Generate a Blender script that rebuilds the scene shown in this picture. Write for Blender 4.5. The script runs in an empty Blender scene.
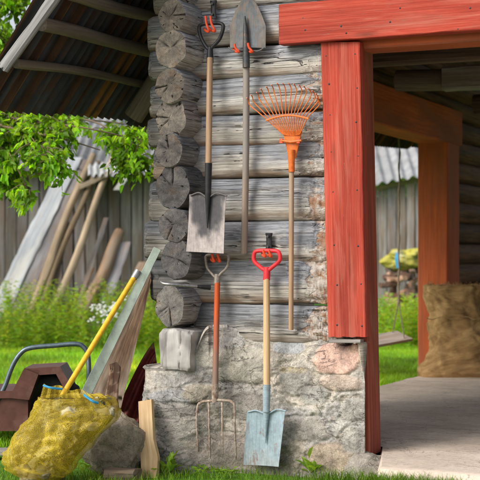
import bpy, math, random
from mathutils import Vector, Matrix, noise as mn
random.seed(7)
R = math.radians
U = random.uniform
COL = bpy.context.scene.collection
V = Vector

# ------------------------------------------------------------------ camera frame
TH = R(25.0); CAM = V((0, -6.2, 1.073)); F = 1345.0
FW = V((-math.sin(TH), math.cos(TH), 0)); RT = V((math.cos(TH), math.sin(TH), 0))
def ray(px, py):
    return FW + RT*((px-240)/F) + V((0, 0, (257-py)/F))
def wy(px, py, y=0.0):            # point on the plane y = const
    d = ray(px, py); return CAM + d*((y-CAM.y)/d.y)
def wx(px, py, x):
    d = ray(px, py); return CAM + d*((x-CAM.x)/d.x)
def wz(px, py, z=0.0):
    d = ray(px, py); return CAM + d*((z-CAM.z)/d.z)
def wd(px, py, dep):
    return CAM + ray(px, py)*dep

def fbm(x, y, z, o=4):
    return mn.fractal(V((x, y, z)), 1.0, 2.0, o)
def sstep(a, b, x):
    t = max(0., min(1., (x-a)/(b-a))) if a != b else float(x > a)
    return t*t*(3-2*t)
def lerp(a, b, t): return a+(b-a)*t
def mixc(a, b, t): return tuple(lerp(a[i], b[i], t) for i in range(3))

# ------------------------------------------------------------------ mesh builder
class MB:
    def __init__(s): s.v = []; s.f = []; s.g = []; s.c = []; s.m = []
    def vert(s, p, g=None, c=(1, 1, 1)):
        s.v.append(tuple(p)); s.g.append(tuple(g) if g is not None else tuple(p)); s.c.append((c[0], c[1], c[2], 1)); return len(s.v)-1
    def face(s, idx, mi=0): s.f.append(tuple(idx)); s.m.append(mi)
    def grid(s, nu, nv, fn, closeu=False, closev=False, mi=0):
        b = len(s.v)
        for i in range(nu):
            for j in range(nv):
                r = fn(i, j)
                s.vert(*r) if isinstance(r, tuple) else s.vert(r)
        for i in range(nu if closeu else nu-1):
            for j in range(nv if closev else nv-1):
                i2 = (i+1) % nu; j2 = (j+1) % nv
                s.face((b+i*nv+j, b+i2*nv+j, b+i2*nv+j2, b+i*nv+j2), mi)
        return b
    def build(s, name, mat, parent=None, smooth=True, sharp=40):
        me = bpy.data.meshes.new(name)
        me.from_pydata(s.v, [], s.f)
        a = me.attributes.new('gc', 'FLOAT_VECTOR', 'POINT'); a.data.foreach_set('vector', [q for g in s.g for q in g])
        a = me.attributes.new('Col', 'FLOAT_COLOR', 'POINT'); a.data.foreach_set('color', [q for g in s.c for q in g])
        for m in (mat if isinstance(mat, (list, tuple)) else [mat]): me.materials.append(m)
        me.polygons.foreach_set('material_index', s.m)
        if smooth:
            me.polygons.foreach_set('use_smooth', [True]*len(s.f))
            if sharp: me.set_sharp_from_angle(angle=R(sharp))
        me.update()
        o = bpy.data.objects.new(name, me); COL.objects.link(o)
        if parent is not None:
            o.parent = parent
            o.matrix_parent_inverse = Matrix.Translation(parent.location).inverted() if parent.type == 'EMPTY' else Matrix.Identity(4)
        return o
def tag(o, label=None, cat=None, group=None, kind=None):
    for k, x in (('label', label), ('category', cat), ('group', group), ('kind', kind)):
        if x: o[k] = x
    return o
def thing(name, label, cat, loc, group=None):
    o = bpy.data.objects.new(name, None); COL.objects.link(o); o.location = loc; o.empty_display_size = .1
    return tag(o, label, cat, group)

def frame(d, up=V((0, 0, 1))):
    d = d.normalized()
    if abs(d.dot(up)) > .98: up = V((0, 1, 0))
    a = d.cross(up).normalized(); return a, d.cross(a).normalized()
def tube(mb, pts, rad, seg=12, cap=True, closed=False, nz=0, nsc=20, seed=None, mi=0, col=None, flat=1.0, up=V((0, 0, 1)), colfn=None):
    pts = [V(p) for p in pts]; n = len(pts)
    if not isinstance(rad, (list, tuple)): rad = [rad]*n
    seed = U(0, 99) if seed is None else seed
    L = 0; b0 = len(mb.v); prev = None; a = None
    for i, p in enumerate(pts):
        if closed: d = pts[(i+1) % n]-pts[i-1]
        else: d = pts[min(i+1, n-1)]-pts[max(i-1, 0)]
        d.normalize()
        if a is None: a, b = frame(d, up)
        else:
            a = (a-d*a.dot(d)).normalized(); b = d.cross(a)
        if prev is not None: L += (p-prev).length
        prev = p
        for k in range(seg):
            t = 2*math.pi*k/seg
            r = rad[i]
            if nz: r *= 1+nz*fbm(math.cos(t)*1.2+seed, math.sin(t)*1.2, L*nsc*.1+seed)
            q = p+a*(math.cos(t)*r)+b*(math.sin(t)*r*flat)
            c = colfn(L, t) if colfn else (col or (1, 1, 1))
            mb.vert(q, (L+seed, math.cos(t)*rad[i]+seed, math.sin(t)*rad[i]), c)
    for i in range(n if closed else n-1):
        i2 = (i+1) % n
        for k in range(seg):
            k2 = (k+1) % seg
            mb.face((b0+i*seg+k, b0+i*seg+k2, b0+i2*seg+k2, b0+i2*seg+k), mi)
    if cap and not closed:
        mb.face([b0+k for k in range(seg)][::-1], mi)
        mb.face([b0+(n-1)*seg+k for k in range(seg)], mi)
def curve(cps, n=8):                        # Catmull-Rom
    P = [V(c) for c in cps]; P = [P[0]*2-P[1]]+P+[P[-1]*2-P[-2]]; out = []
    for i in range(1, len(P)-2):
        for k in range(n):
            t = k/n
            out.append(.5*((2*P[i])+(P[i+1]-P[i-1])*t+(2*P[i-1]-5*P[i]+4*P[i+1]-P[i+2])*t*t+(3*P[i]-P[i-1]-3*P[i+1]+P[i+2])*t**3))
    out.append(P[-2]); return out
def plank(mb, p0, p1, wv, tv, n=24, nz=.003, seed=None, w1=1.0, bev=.12, mi=0, col=(1, 1, 1), bow=0, ragged=0, colfn=None):
    """board from p0 to p1, full width vector wv, thickness vector tv"""
    p0 = V(p0); p1 = V(p1); wv = V(wv); tv = V(tv); seed = U(0, 99) if seed is None else seed
    L = (p1-p0).length; d = (p1-p0)/L; W = wv.length; T = tv.length; be = min(T, W)*bev
    a = wv.normalized(); b = tv.normalized(); nw = 5
    sec = []
    hw, ht = W/2, T/2
    for k in range(nw+1): sec.append((-hw+be+(W-2*be)*k/nw, -ht))
    sec.append((hw, -ht+be)); sec.append((hw, ht-be))
    for k in range(nw+1): sec.append((hw-be-(W-2*be)*k/nw, ht))
    sec.append((-hw, ht-be)); sec.append((-hw, -ht+be))
    b0 = len(mb.v); m = len(sec)
    for i in range(n+1):
        t = i/n; sc = lerp(1, w1, t)
        for (x, y) in sec:
            q = fbm(t*L*3+seed, x*9+seed, y*9)*nz; q2 = fbm(t*L*4+seed, 3.3, seed+(x > 0)*7)*nz*1.6
            e = ragged*fbm(x*60/max(W, .05)*.1+seed, seed, y*5) if (ragged and i in (0, n)) else 0
            p = p0+d*(t*L+e*(1 if i == n else -1))+a*(x*sc+q2*(1 if abs(x) > hw*.8 else .3))+b*(y+q+bow*math.sin(math.pi*t))
            c = colfn(t, x/W) if colfn else col
            mb.vert(p, (t*L+seed, x+seed, y), c)
    for i in range(n):
        for k in range(m):
            k2 = (k+1) % m
            mb.face((b0+i*m+k, b0+i*m+k2, b0+(i+1)*m+k2, b0+(i+1)*m+k), mi)
    mb.face([b0+k for k in range(m)][::-1], mi); mb.face([b0+n*m+k for k in range(m)], mi)
def box(mb, c, s, rz=0, mi=0, col=(1, 1, 1), rot=None):
    c = V(c); M = rot or Matrix.Rotation(rz, 3, 'Z')
    x, y, z = [q/2 for q in s]
    b = len(mb.v)
    for i in (-1, 1):
        for j in (-1, 1):
            for k in (-1, 1): mb.vert(c+M@V((i*x, j*y, k*z)), (i*x+c.x, j*y+c.y, k*z+c.z), col)
    for f in ((0, 1, 3, 2), (4, 6, 7, 5), (0, 4, 5, 1), (2, 3, 7, 6), (0, 2, 6, 4), (1, 5, 7, 3)): mb.face([b+q for q in f], mi)
def rock(mb, c, r, seed, n=22, nz=.25, col=(1, 1, 1), sq=1.0, rz=0):
    c = V(c); M = Matrix.Rotation(rz, 3, 'Z')
    def fn(i, j):
        th = math.pi*i/(n-1); ph = 2*math.pi*j/(n*2)
        d = V((math.sin(th)*math.cos(ph), math.sin(th)*math.sin(ph), math.cos(th)))
        k = max(abs(d.x), abs(d.y), abs(d.z)); q = lerp(1, 1/k, sq-1) if sq > 1 else 1
        h = 1+nz*fbm(d.x*1.3+seed, d.y*1.3, d.z*1.3)+nz*.15*fbm(d.x*7+seed, d.y*7, d.z*7)
        p = V((d.x*r[0], d.y*r[1], d.z*r[2]))*(h*q)
        return (c+M@p, p+V((seed, 0, 0)), col)
    mb.grid(n, n*2, fn, closev=True)

# ------------------------------------------------------------------ materials
class NT:
    def __init__(s, name):
        s.mat = bpy.data.materials.new(name); s.mat.use_nodes = True; s.t = s.mat.node_tree; s.t.nodes.clear()
        s.out = s.t.nodes.new('ShaderNodeOutputMaterial')
    def n(s, typ, ins=None, **kw):
        x = s.t.nodes.new('ShaderNode'+typ)
        for k, v in kw.items(): setattr(x, k, v)
        for k, v in (ins or {}).items(): s.set(x.inputs[k], v)
        return x
    def set(s, sock, v):
        if isinstance(v, bpy.types.NodeSocket): s.t.links.new(v, sock)
        elif isinstance(v, bpy.types.Node): s.t.links.new(v.outputs[0], sock)
        else:
            if isinstance(v, tuple) and len(v) == 3 and sock.type == 'RGBA': v = (*v, 1)
            sock.default_value = v
    def attr(s, nm='gc', o='Vector'): return s.n('Attribute', attribute_name=nm).outputs[o]
    def scale(s, vec, sc, loc=(0, 0, 0)): return s.n('Mapping', {0: vec, 1: loc, 3: sc}).outputs[0]
    def noise(s, vec, sc=5, det=5, rough=.6, dist=0): return s.n('TexNoise', {'Vector': vec, 'Scale': sc, 'Detail': det, 'Roughness': rough, 'Distortion': dist}).outputs[0]
    def ramp(s, fac, stops, interp='LINEAR'):
        x = s.n('ValToRGB', {0: fac}); cr = x.color_ramp; cr.interpolation = interp
        while len(cr.elements) < len(stops): cr.elements.new(.5)
        for e, (p, c) in zip(cr.elements, stops):
            e.position = p; e.color = (*c, 1) if isinstance(c, tuple) else (c, c, c, 1)
        return x.outputs[0]
    def mix(s, a, b, f, bt='MIX'):
        x = s.t.nodes.new('ShaderNodeMix'); x.data_type = 'RGBA'; x.blend_type = bt
        s.set(x.inputs[0], f); s.set(x.inputs[6], a); s.set(x.inputs[7], b); return x.outputs[2]
    def math(s, op, a, b=0, clamp=False):
        x = s.n('Math', operation=op, use_clamp=clamp); s.set(x.inputs[0], a); s.set(x.inputs[1], b); return x.outputs[0]
    def bump(s, h, strength=.5, dist=.01, nrm=None):
        i = {'Height': h, 'Strength': strength, 'Distance': dist}
        if nrm: i['Normal'] = nrm
        return s.n('Bump', i).outputs[0]
    def pbr(s, col, rough=.8, nrm=None, metal=0, spec=.3, extra=None):
        i = {'Base Color': col, 'Roughness': rough, 'Metallic': metal, 'Specular IOR Level': spec}
        if nrm: i['Normal'] = nrm
        i.update(extra or {})
        x = s.n('BsdfPrincipled', i); s.t.links.new(x.outputs[0], s.out.inputs[0]); return s.mat

def wood(name, light, dark, crack=.5, grain=60, along=2.2, bump=.5, blotch=None, rough=.85, cthr=.36, bl=(.45, .62)):
    m = NT(name); g = m.attr()
    n1 = m.noise(m.scale(g, (along, grain, grain)), 1, 6, .65, .3)
    n2 = m.noise(m.scale(g, (1.2, 7, 7)), 1, 4, .6)
    n3 = m.noise(m.scale(g, (along*.55, grain*.55, grain*.55), (9, 3, 1)), 1, 3, .5, .5)
    c = m.ramp(n1, [(.3, dark), (.7, light)])
    if blotch: c = m.mix(c, blotch, m.ramp(n2, [(bl[0], 0.), (bl[1], 1.)]))
    c = m.mix(c, m.ramp(m.noise(m.scale(g, (.8, 3, 3), (5, 5, 5)), 1, 3), [(.3, .72), (.7, 1.15)]), 1., 'MULTIPLY')
    c = m.mix(c, m.attr('Col', 'Color'), 1., 'MULTIPLY')
    ck = m.ramp(n3, [(cthr-.04, 0.), (cthr, 1.)])
    c = m.mix(c, m.mix(c, (.12, .10, .09), .75), m.math('MULTIPLY', m.math('SUBTRACT', 1, ck), crack))
    h = m.math('ADD', m.math('MULTIPLY', n1, .5), m.math('MULTIPLY', ck, crack))
    return m.pbr(c, rough, m.bump(h, bump, .006), spec=.2)

def simple(name, col, rough=.6, metal=0, sc=30, var=.35, bump=.15, dirt=None, dthr=(.5, .65), spec=.3, bd=.003):
    m = NT(name); g = m.attr()
    n = m.noise(g, sc, 5, .6)
    c = m.mix(col, m.ramp(n, [(.3, 1-var), (.7, 1+var*.3)]), 1., 'MULTIPLY')
    if dirt:
        n2 = m.noise(m.scale(g, (1, 1, 1), (3, 7, 2)), sc*.45, 6, .7)
        c = m.mix(c, dirt, m.ramp(n2, [(dthr[0], 0.), (dthr[1], 1.)]))
    c = m.mix(c, m.attr('Col', 'Color'), 1., 'MULTIPLY')
    return m.pbr(c, rough, m.bump(n, bump, bd), metal, spec)

# log wall: gc = (along, height within log -1..1 , seed) with fine coords from object position
def log_material():
    m = NT('weathered log'); g = m.attr(); col = m.attr('Col', 'Color')
    sep = m.n('SeparateColor', {0: col}); hv = sep.outputs[0]; chip = sep.outputs[1]; rnd = sep.outputs[2]
    n1 = m.noise(m.scale(g, (1.8, 85, 85)), 1, 9, .74, .5)
    n1b = m.noise(m.scale(g, (6, 330, 330)), 1, 4, .65, .2)
    n2 = m.noise(m.scale(g, (2.2, 9, 9), (3, 1, 2)), 1, 5, .6, .4)
    n4 = m.noise(m.scale(g, (.9, 3, 3), (13, 1, 2)), 1, 3, .5)
    ck = m.noise(m.scale(g, (.55, 26, 26), (9, 3, 1)), 1, 4, .45, .5)
    ck2 = m.noise(m.scale(g, (1.6, 90, 90), (2, 8, 1)), 1, 4, .5, .3)
    blue = m.ramp(n1, [(.32, (.095, .10, .112)), (.5, (.295, .31, .335)), (.66, (.50, .515, .53))])
    cream = m.ramp(n1, [(.32, (.26, .225, .18)), (.5, (.52, .49, .43)), (.68, (.75, .72, .65))])
    f = m.math('ADD', hv, m.math('MULTIPLY', m.math('SUBTRACT', n2, .5), 1.5))
    
    c = m.mix(blue, cream, m.ramp(m.math('SUBTRACT', 1, f), [(.28, 0.), (.72, 1.)]))
    c = m.mix(c, m.ramp(n4, [(.3, .70), (.7, 1.18)]), 1., 'MULTIPLY')
    c = m.mix(c, m.ramp(n1b, [(.32, .62), (.6, 1.15)]), 1., 'MULTIPLY')
    # warm stain near the lower joint
    st = m.math('MULTIPLY', m.ramp(hv, [(.08, 1.), (.30, 0.)]), m.ramp(n2, [(.42, 0.), (.58, 1.)]))
    c = m.mix(c, (.20, .105, .05), m.math('MULTIPLY', st, .75))
    # chipped, torn wood
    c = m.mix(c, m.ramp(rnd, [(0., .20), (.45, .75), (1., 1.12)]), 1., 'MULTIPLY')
    c = m.mix(c, (.25, .15, .08), m.math('MULTIPLY', m.ramp(n4, [(.56, 0.), (.68, .45)]), m.ramp(rnd, [(.3, 1.), (.7, .35)])))
    n5 = m.noise(m.scale(g, (16, 40, 40), (1, 2, 3)), 1, 8, .8, .9)
    n6 = m.noise(m.scale(g, (7, 12, 12), (4, 2, 3)), 1, 4, .6, .8)
    cc = m.ramp(n5, [(.27, (.09, .055, .035)), (.40, (.30, .19, .12)), (.50, (.52, .46, .40)), (.75, (.68, .65, .60))])
    cc = m.mix(cc, (.34, .17, .08), m.ramp(n6, [(.52, 0.), (.62, .75)]))
    cf = m.ramp(m.math('ADD', m.math('MULTIPLY', chip, .9), m.math('MULTIPLY', m.math('SUBTRACT', n6, .5), 1.7)), [(.56, 0.), (.66, 1.)])
    c = m.mix(c, cc, cf)
    k1 = m.ramp(m.math('ABSOLUTE', m.math('SUBTRACT', ck, .42)), [(.0035, 0.), (.012, 1.)]); k1 = m.math('MAXIMUM', k1, m.ramp(n2, [(.50, 0.), (.60, 1.)])); k2 = m.ramp(ck2, [(.33, 0.), (.40, 1.)])
    c = m.mix((.035, .032, .03), c, m.math('MAXIMUM', k1, cf))
    c = m.mix(m.mix(c, (.07, .065, .06), .65), c, m.math('MAXIMUM', k2, cf))
    h = m.math('ADD', m.math('MULTIPLY', n1, .45), m.math('MULTIPLY', k1, .6))
    h = m.math('ADD', h, m.math('MULTIPLY', k2, .2))
    h = m.math('ADD', h, m.math('MULTIPLY', m.math('MULTIPLY', n5, cf), 1.6))
    return m.pbr(c, .88, m.bump(h, .7, .012), spec=.15)
M_LOG = log_material()

def logend_material():          # gc = local end-grain coordinates (u, v, seed), radius about 0.08
    m = NT('log end grain'); g = m.attr()
    sep = m.n('SeparateXYZ', {0: g}); u, v, sd = sep.outputs
    flat = m.n('CombineXYZ', {0: u, 1: v, 2: sd}).outputs[0]
    wob = m.noise(flat, 9, 4, .6)
    rad = m.math('SQRT', m.math('ADD', m.math('MULTIPLY', u, u), m.math('MULTIPLY', v, v)))
    rr = m.math('ADD', rad, m.math('MULTIPLY', wob, .03))
    ring = m.math('SINE', m.math('MULTIPLY', rr, 1150))
    unit = m.n('VectorMath', {0: m.n('CombineXYZ', {0: u, 1: v, 2: 0}).outputs[0]}, operation='NORMALIZE').outputs[0]
    vv = m.n('VectorMath', {0: unit, 1: m.n('CombineXYZ', {0: 0., 1: 0., 2: m.math('ADD', m.math('MULTIPLY', rad, 7), sd)}).outputs[0]}, operation='ADD').outputs[0]
    spoke = m.noise(vv, 7, 5, .7)
    spk = m.noise(vv, 3.1, 3, .5)
    base = m.ramp(m.noise(flat, 16, 6, .7), [(.3, (.10, .098, .10)), (.5, (.20, .192, .185)), (.72, (.33, .31, .28))])
    base = m.mix(base, (.21, .14, .09), m.ramp(m.noise(flat, 12, 3, .6), [(.55, 0.), (.7, .55)]))
    c = m.mix(base, m.ramp(ring, [(0., .72), (1., 1.12)]), .75, 'MULTIPLY')
    c = m.mix(c, m.ramp(spoke, [(.35, .7), (.6, 1.12)]), 1., 'MULTIPLY')
    k = m.ramp(spk, [(.315, 0.), (.35, 1.)])
    c = m.mix((.02, .018, .016), c, k)
    c = m.mix(c, m.attr('Col', 'Color'), 1., 'MULTIPLY')
    h = m.math('ADD', m.math('MULTIPLY', spoke, .8), m.math('ADD', m.math('MULTIPLY', k, 1.2), m.math('MULTIPLY', ring, .08)))
    return m.pbr(c, .9, m.bump(h, .8, .007), spec=.12)
M_END = logend_material()

def stone_material():
    m = NT('mortared fieldstone'); g = m.attr(); col = m.attr('Col', 'Color')
    n1 = m.noise(g, 7, 8, .7, .6); n2 = m.noise(g, 60, 6, .7); n3 = m.noise(m.scale(g, (1, 1, 1), (4, 4, 4)), 16, 6, .7, 1.2)
    c = m.ramp(n1, [(.28, (.62, .60, .60)), (.5, (.95, .95, .95)), (.72, (1.25, 1.22, 1.15))])
    c = m.mix(c, m.ramp(n2, [(.28, .62), (.5, 1.), (.75, 1.25)]), 1., 'MULTIPLY')
    c = m.mix(c, (.55, .50, .44), m.ramp(n3, [(.55, 0.), (.68, .55)]), 'MULTIPLY')
    c = m.mix(c, col, 1., 'MULTIPLY')
    n6 = m.noise(m.scale(g, (1, 1.6, 1), (8, 2, 4)), 5.5, 7, .6, 1.4); cr = m.ramp(m.math('ABSOLUTE', m.math('SUBTRACT', n6, .5)), [(.0, 0.), (.012, 1.)]); n7 = m.noise(g, 3.2, 2)
    cr = m.math('MAXIMUM', cr, m.ramp(n7, [(.45, 0.), (.55, 1.)]))
    n8 = m.noise(g, 190, 4, .7)
    c = m.mix(m.mix(c, (.20, .18, .155), .5), c, cr)
    c = m.mix(c, m.ramp(n8, [(.32, .72), (.6, 1.14)]), 1., 'MULTIPLY')
    h = m.math('ADD', m.math('MULTIPLY', n2, .5), m.math('MULTIPLY', n3, .8)); h = m.math('ADD', h, m.math('MULTIPLY', n8, .22)); h = m.math('ADD', h, m.math('MULTIPLY', cr, .5))
    return m.pbr(c, .93, m.bump(h, .9, .014), spec=.12)
M_STONE = stone_material()

def red_material():
    m = NT('faded red paint on wood'); g = m.attr()
    n1 = m.noise(m.scale(g, (2.2, 120, 120)), 1, 8, .7, .4)
    n2 = m.noise(m.scale(g, (1.8, 14, 14), (1, 5, 2)), 1, 5, .6, .5)
    n3 = m.noise(m.scale(g, (14, 90, 90), (7, 5, 2)), 1, 5, .7, .8)
    vo = m.n('TexVoronoi', {'Vector': m.scale(g, (2.6, 7, 7)), 'Scale': 1.}); kn = m.ramp(vo.outputs[0], [(.07, 0.), (.22, 1.)])
    c = m.ramp(n1, [(.30, (.22, .027, .015)), (.5, (.40, .050, .027)), (.70, (.50, .11, .068))])
    c = m.mix(c, (.52, .165, .115), m.ramp(n2, [(.50, 0.), (.68, .6)]))
    gs = m.n('SeparateXYZ', {0: m.n('TexCoord').outputs[3]}).outputs
    c = m.mix(c, (.22, .11, .07), m.math('MULTIPLY', m.ramp(m.math('ADD', gs[2], m.math('MULTIPLY', n2, .4)), [(.35, .75), (.75, 0.)]), .8))
    c = m.mix(c, (.30, .045, .03), m.ramp(n2, [(.28, .6), (.42, 0.)]))
    c = m.mix(m.mix(c, (.17, .035, .02), .7), c, kn)
    c = m.mix(c, m.ramp(m.noise(m.scale(g, (1.1, 5, 5), (3, 3, 9)), 1, 4, .6, .6), [(.3, .68), (.7, 1.18)]), 1., 'MULTIPLY')
    c = m.mix((.24, .15, .11), c, m.ramp(n3, [(.30, .1), (.37, 1.)]))
    c = m.mix(c, m.attr('Col', 'Color'), 1., 'MULTIPLY')
    h = m.math('ADD', m.math('MULTIPLY', n1, .7), m.math('MULTIPLY', n3, .5))
    h = m.math('ADD', h, m.math('MULTIPLY', kn, .25))
    return m.pbr(c, .72, m.bump(h, .55, .006), spec=.25)
M_RED = red_material()
M_NAIL = simple('rusty nail', (.05, .04, .04), .5, .6)
M_SHAFT = wood('ash handle', (.50, .34, .21), (.30, .18, .10), .15, 120, 3, .15, (.40, .30, .21), .5, .3)
M_SHAFTG = wood('old grey handle', (.38, .30, .235), (.20, .15, .115), .35, 110, 3, .3, (.30, .27, .24), .7, .34)
M_OLD = wood('old barn wood', (.40, .37, .34), (.14, .12, .105), .6, 55, 2, .7, (.24, .19, .15))
M_PALEW = wood('pale split wood', (.72, .55, .33), (.46, .29, .14), .25, 70, 3, .5, (.50, .34, .18))
M_BARK = wood('bark brown wood', (.34, .24, .16), (.09, .06, .045), .5, 40, 3, .9, (.22, .18, .15))
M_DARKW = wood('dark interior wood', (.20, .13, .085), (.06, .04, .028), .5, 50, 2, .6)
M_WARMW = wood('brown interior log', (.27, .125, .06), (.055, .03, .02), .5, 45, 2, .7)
M_REDIN = wood('brownish red inner timber', (.66, .16, .055), (.40, .09, .035), .3, 60, 2, .4, (.40, .12, .06))
M_BLACK = simple('black plastic', (.022, .022, .024), .42, 0, 60, .3, .1, (.07, .065, .06), (.55, .8))
M_ORANGE = simple('orange hook plastic', (.72, .085, .03), .4, 0, 60, .15)
M_RAKE = simple('orange enamelled steel', (.72, .17, .03), .42, 0, 50, .35, .1, (.30, .10, .04), (.60, .75))
M_REDP = simple('red plastic grip', (.72, .035, .045), .38, 0, 40, .2, .1, (.45, .10, .09), (.6, .8))
M_RUSTST = simple('rusty steel', (.44, .36, .29), .75, .1, 90, .5, .5, (.17, .10, .07), (.45, .65))
M_STEEL = simple('grey steel', (.42, .42, .42), .38, .8, 60, .3, .1, (.20, .15, .12), (.5, .7))
M_GREYGRIP = simple('worn metal grip', (.33, .29, .25), .55, .35, 70, .4, .2, (.20, .14, .11), (.5, .7))
def blade_mat(name, col, dirt, dthr, metal=.2):
    m = NT(name); g = m.attr()
    n = m.noise(g, 40, 6, .7); n2 = m.noise(m.scale(g, (2, 1, .5)), 30, 5, .7, .6); n3 = m.noise(m.scale(g, (1, 1, 1), (7, 3, 1)), 11, 6, .75, .8)
    sc = m.noise(m.scale(g, (260, 40, 14)), 1, 3, .6)
    c = m.mix(col, m.ramp(n, [(.3, .75), (.7, 1.15)]), 1., 'MULTIPLY')
    c = m.mix(c, m.ramp(sc, [(.35, .85), (.6, 1.08)]), 1., 'MULTIPLY')
    c = m.mix(c, m.attr('Col', 'Color'), 1., 'MULTIPLY')
    c = m.mix(c, dirt, m.ramp(m.math('MULTIPLY', m.math('ADD', n3, n2), .5), [(dthr[0], 0.), (dthr[1], .85)]))
    return m.pbr(c, .58, m.bump(n2, .25, .003), metal, .35)
M_BLUEP = blade_mat('pale blue chipped paint', (.28, .365, .41), (.22, .15, .13), (.545, .61), .0)
M_BLADE = blade_mat('worn spade steel', (.36, .335, .33), (.25, .20, .17), (.58, .7))
M_DBLADE = blade_mat('dark shovel steel', (.15, .16, .165), (.22, .15, .11), (.50, .62))
M_ORSH = None

def concrete_material():
    m = NT('old concrete'); g = m.attr()
    n1 = m.noise(g, 1.6, 7, .65, .4); n2 = m.noise(g, 45, 5, .7); n3 = m.noise(m.scale(g, (1.2, 5, 1)), 2.4, 6, .7, 1)
    c = m.ramp(n1, [(.3, (.42, .34, .27)), (.5, (.60, .50, .41)), (.7, (.74, .63, .53))])
    c = m.mix(c, m.ramp(n2, [(.3, .82), (.7, 1.1)]), 1., 'MULTIPLY')
    c = m.mix(c, (.30, .23, .18), m.ramp(n3, [(.54, 0.), (.68, .55)]))
    n9 = m.noise(g, 2.1, 6, .6, 1.2); ck = m.ramp(m.math('ABSOLUTE', m.math('SUBTRACT', n9, .5)), [(0., 0.), (.006, 1.)]); c = m.mix(m.mix(c, (.12, .10, .08), .6), c, ck)
    c = m.mix(c, (.22, .18, .13), m.ramp(m.noise(g, 90, 3), [(.64, 0.), (.70, .7)]))
    return m.pbr(c, .85, m.bump(m.math('ADD', n2, m.math('MULTIPLY', n3, 2)), .35, .008), spec=.2)
M_CONC = concrete_material()
def ground_material():
    m = NT('lawn soil'); g = m.n('TexCoord').outputs[3]
    n1 = m.noise(g, 1.3, 6, .7); n2 = m.noise(g, 25, 5, .7)
    c = m.ramp(n1, [(.3, (.07, .18, .018)), (.55, (.11, .25, .028)), (.75, (.16, .28, .045))])
    c = m.mix(c, (.10, .075, .05), m.ramp(n2, [(.58, 0.), (.7, .6)]))
    sx = m.n('SeparateXYZ', {0: g}).outputs; added_soil = m.math('MULTIPLY', m.ramp(m.math('MULTIPLY', sx[1], -1), [(.75, 0.), (.95, 1.)]), m.ramp(m.math('DIVIDE', m.math('ADD', sx[0], 4.6), 1.), [(0., 0.), (.6, 1.)]))  # bare ground added out of view, neutral tone to cut green bounce
    c = m.mix(c, (.27, .235, .20), added_soil)
    c = m.mix(c, m.ramp(n2, [(.3, .6), (.7, 1.2)]), 1., 'MULTIPLY')
    return m.pbr(c, .95, m.bump(n2, .6, .03), spec=.1)
M_GROUND = ground_material()
def leaf_mat(name, c0, c1, trans=.45, rough=.5):
    m = NT(name)
    col = m.mix(m.mix(c0, c1, m.n('ObjectInfo').outputs['Random']), m.attr('Col', 'Color'), 1., 'MULTIPLY')
    d = m.n('BsdfPrincipled', {'Base Color': col, 'Roughness': rough, 'Specular IOR Level': .35})
    t = m.n('BsdfTranslucent', {'Color': m.mix(col, (1.9, 1.8, .5), 1., 'MULTIPLY')})
    x = m.n('MixShader', {0: trans, 1: d, 2: t}); m.t.links.new(x.outputs[0], m.out.inputs[0]); return m.mat
M_LEAF = leaf_mat('apple leaf', (.17, .36, .03), (.17, .36, .03), .55)
M_GRASS = leaf_mat('grass blade', (.20, .43, .035), (.20, .43, .035), .45)
M_WEED = leaf_mat('weed leaf', (.18, .33, .05), (.18, .33, .05), .45)
M_FLOWER = simple('white petals', (.8, .8, .78), .7)
M_APPLE = simple('green red apple', (.40, .36, .10), .35, 0, 12, .3, .05, (.45, .10, .05), (.45, .6))
def burlap_material():
    m = NT('burlap'); g = m.attr()
    sp = m.n('SeparateXYZ', {0: g}).outputs; nn = m.math('MULTIPLY', m.noise(g, 30, 4), 6.)
    w1 = m.math('MULTIPLY', m.math('SINE', m.math('ADD', m.math('MULTIPLY', sp[0], 900), nn)), .5); w2 = m.math('MULTIPLY', m.math('SINE', m.math('ADD', m.math('MULTIPLY', sp[1], 900), nn)), .5)
    n = m.noise(m.scale(g, (1, 1.6, 1)), 7, 8, .75, .8)
    c = m.ramp(n, [(.3, (.19, .11, .05)), (.5, (.38, .25, .12)), (.7, (.54, .39, .21))])
    wv = m.math('ADD', w1, w2)
    c = m.mix(c, m.ramp(m.math('ADD', m.math('MULTIPLY', wv, .5), .5), [(.1, .72), (.9, 1.15)]), 1., 'MULTIPLY')
    c = m.mix(c, m.attr('Col', 'Color'), 1., 'MULTIPLY')
    return m.pbr(c, .95, m.bump(m.math('ADD', m.math('MULTIPLY', wv, .3), n), .4, .004), spec=.05)
M_BURLAP = burlap_material()
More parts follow.
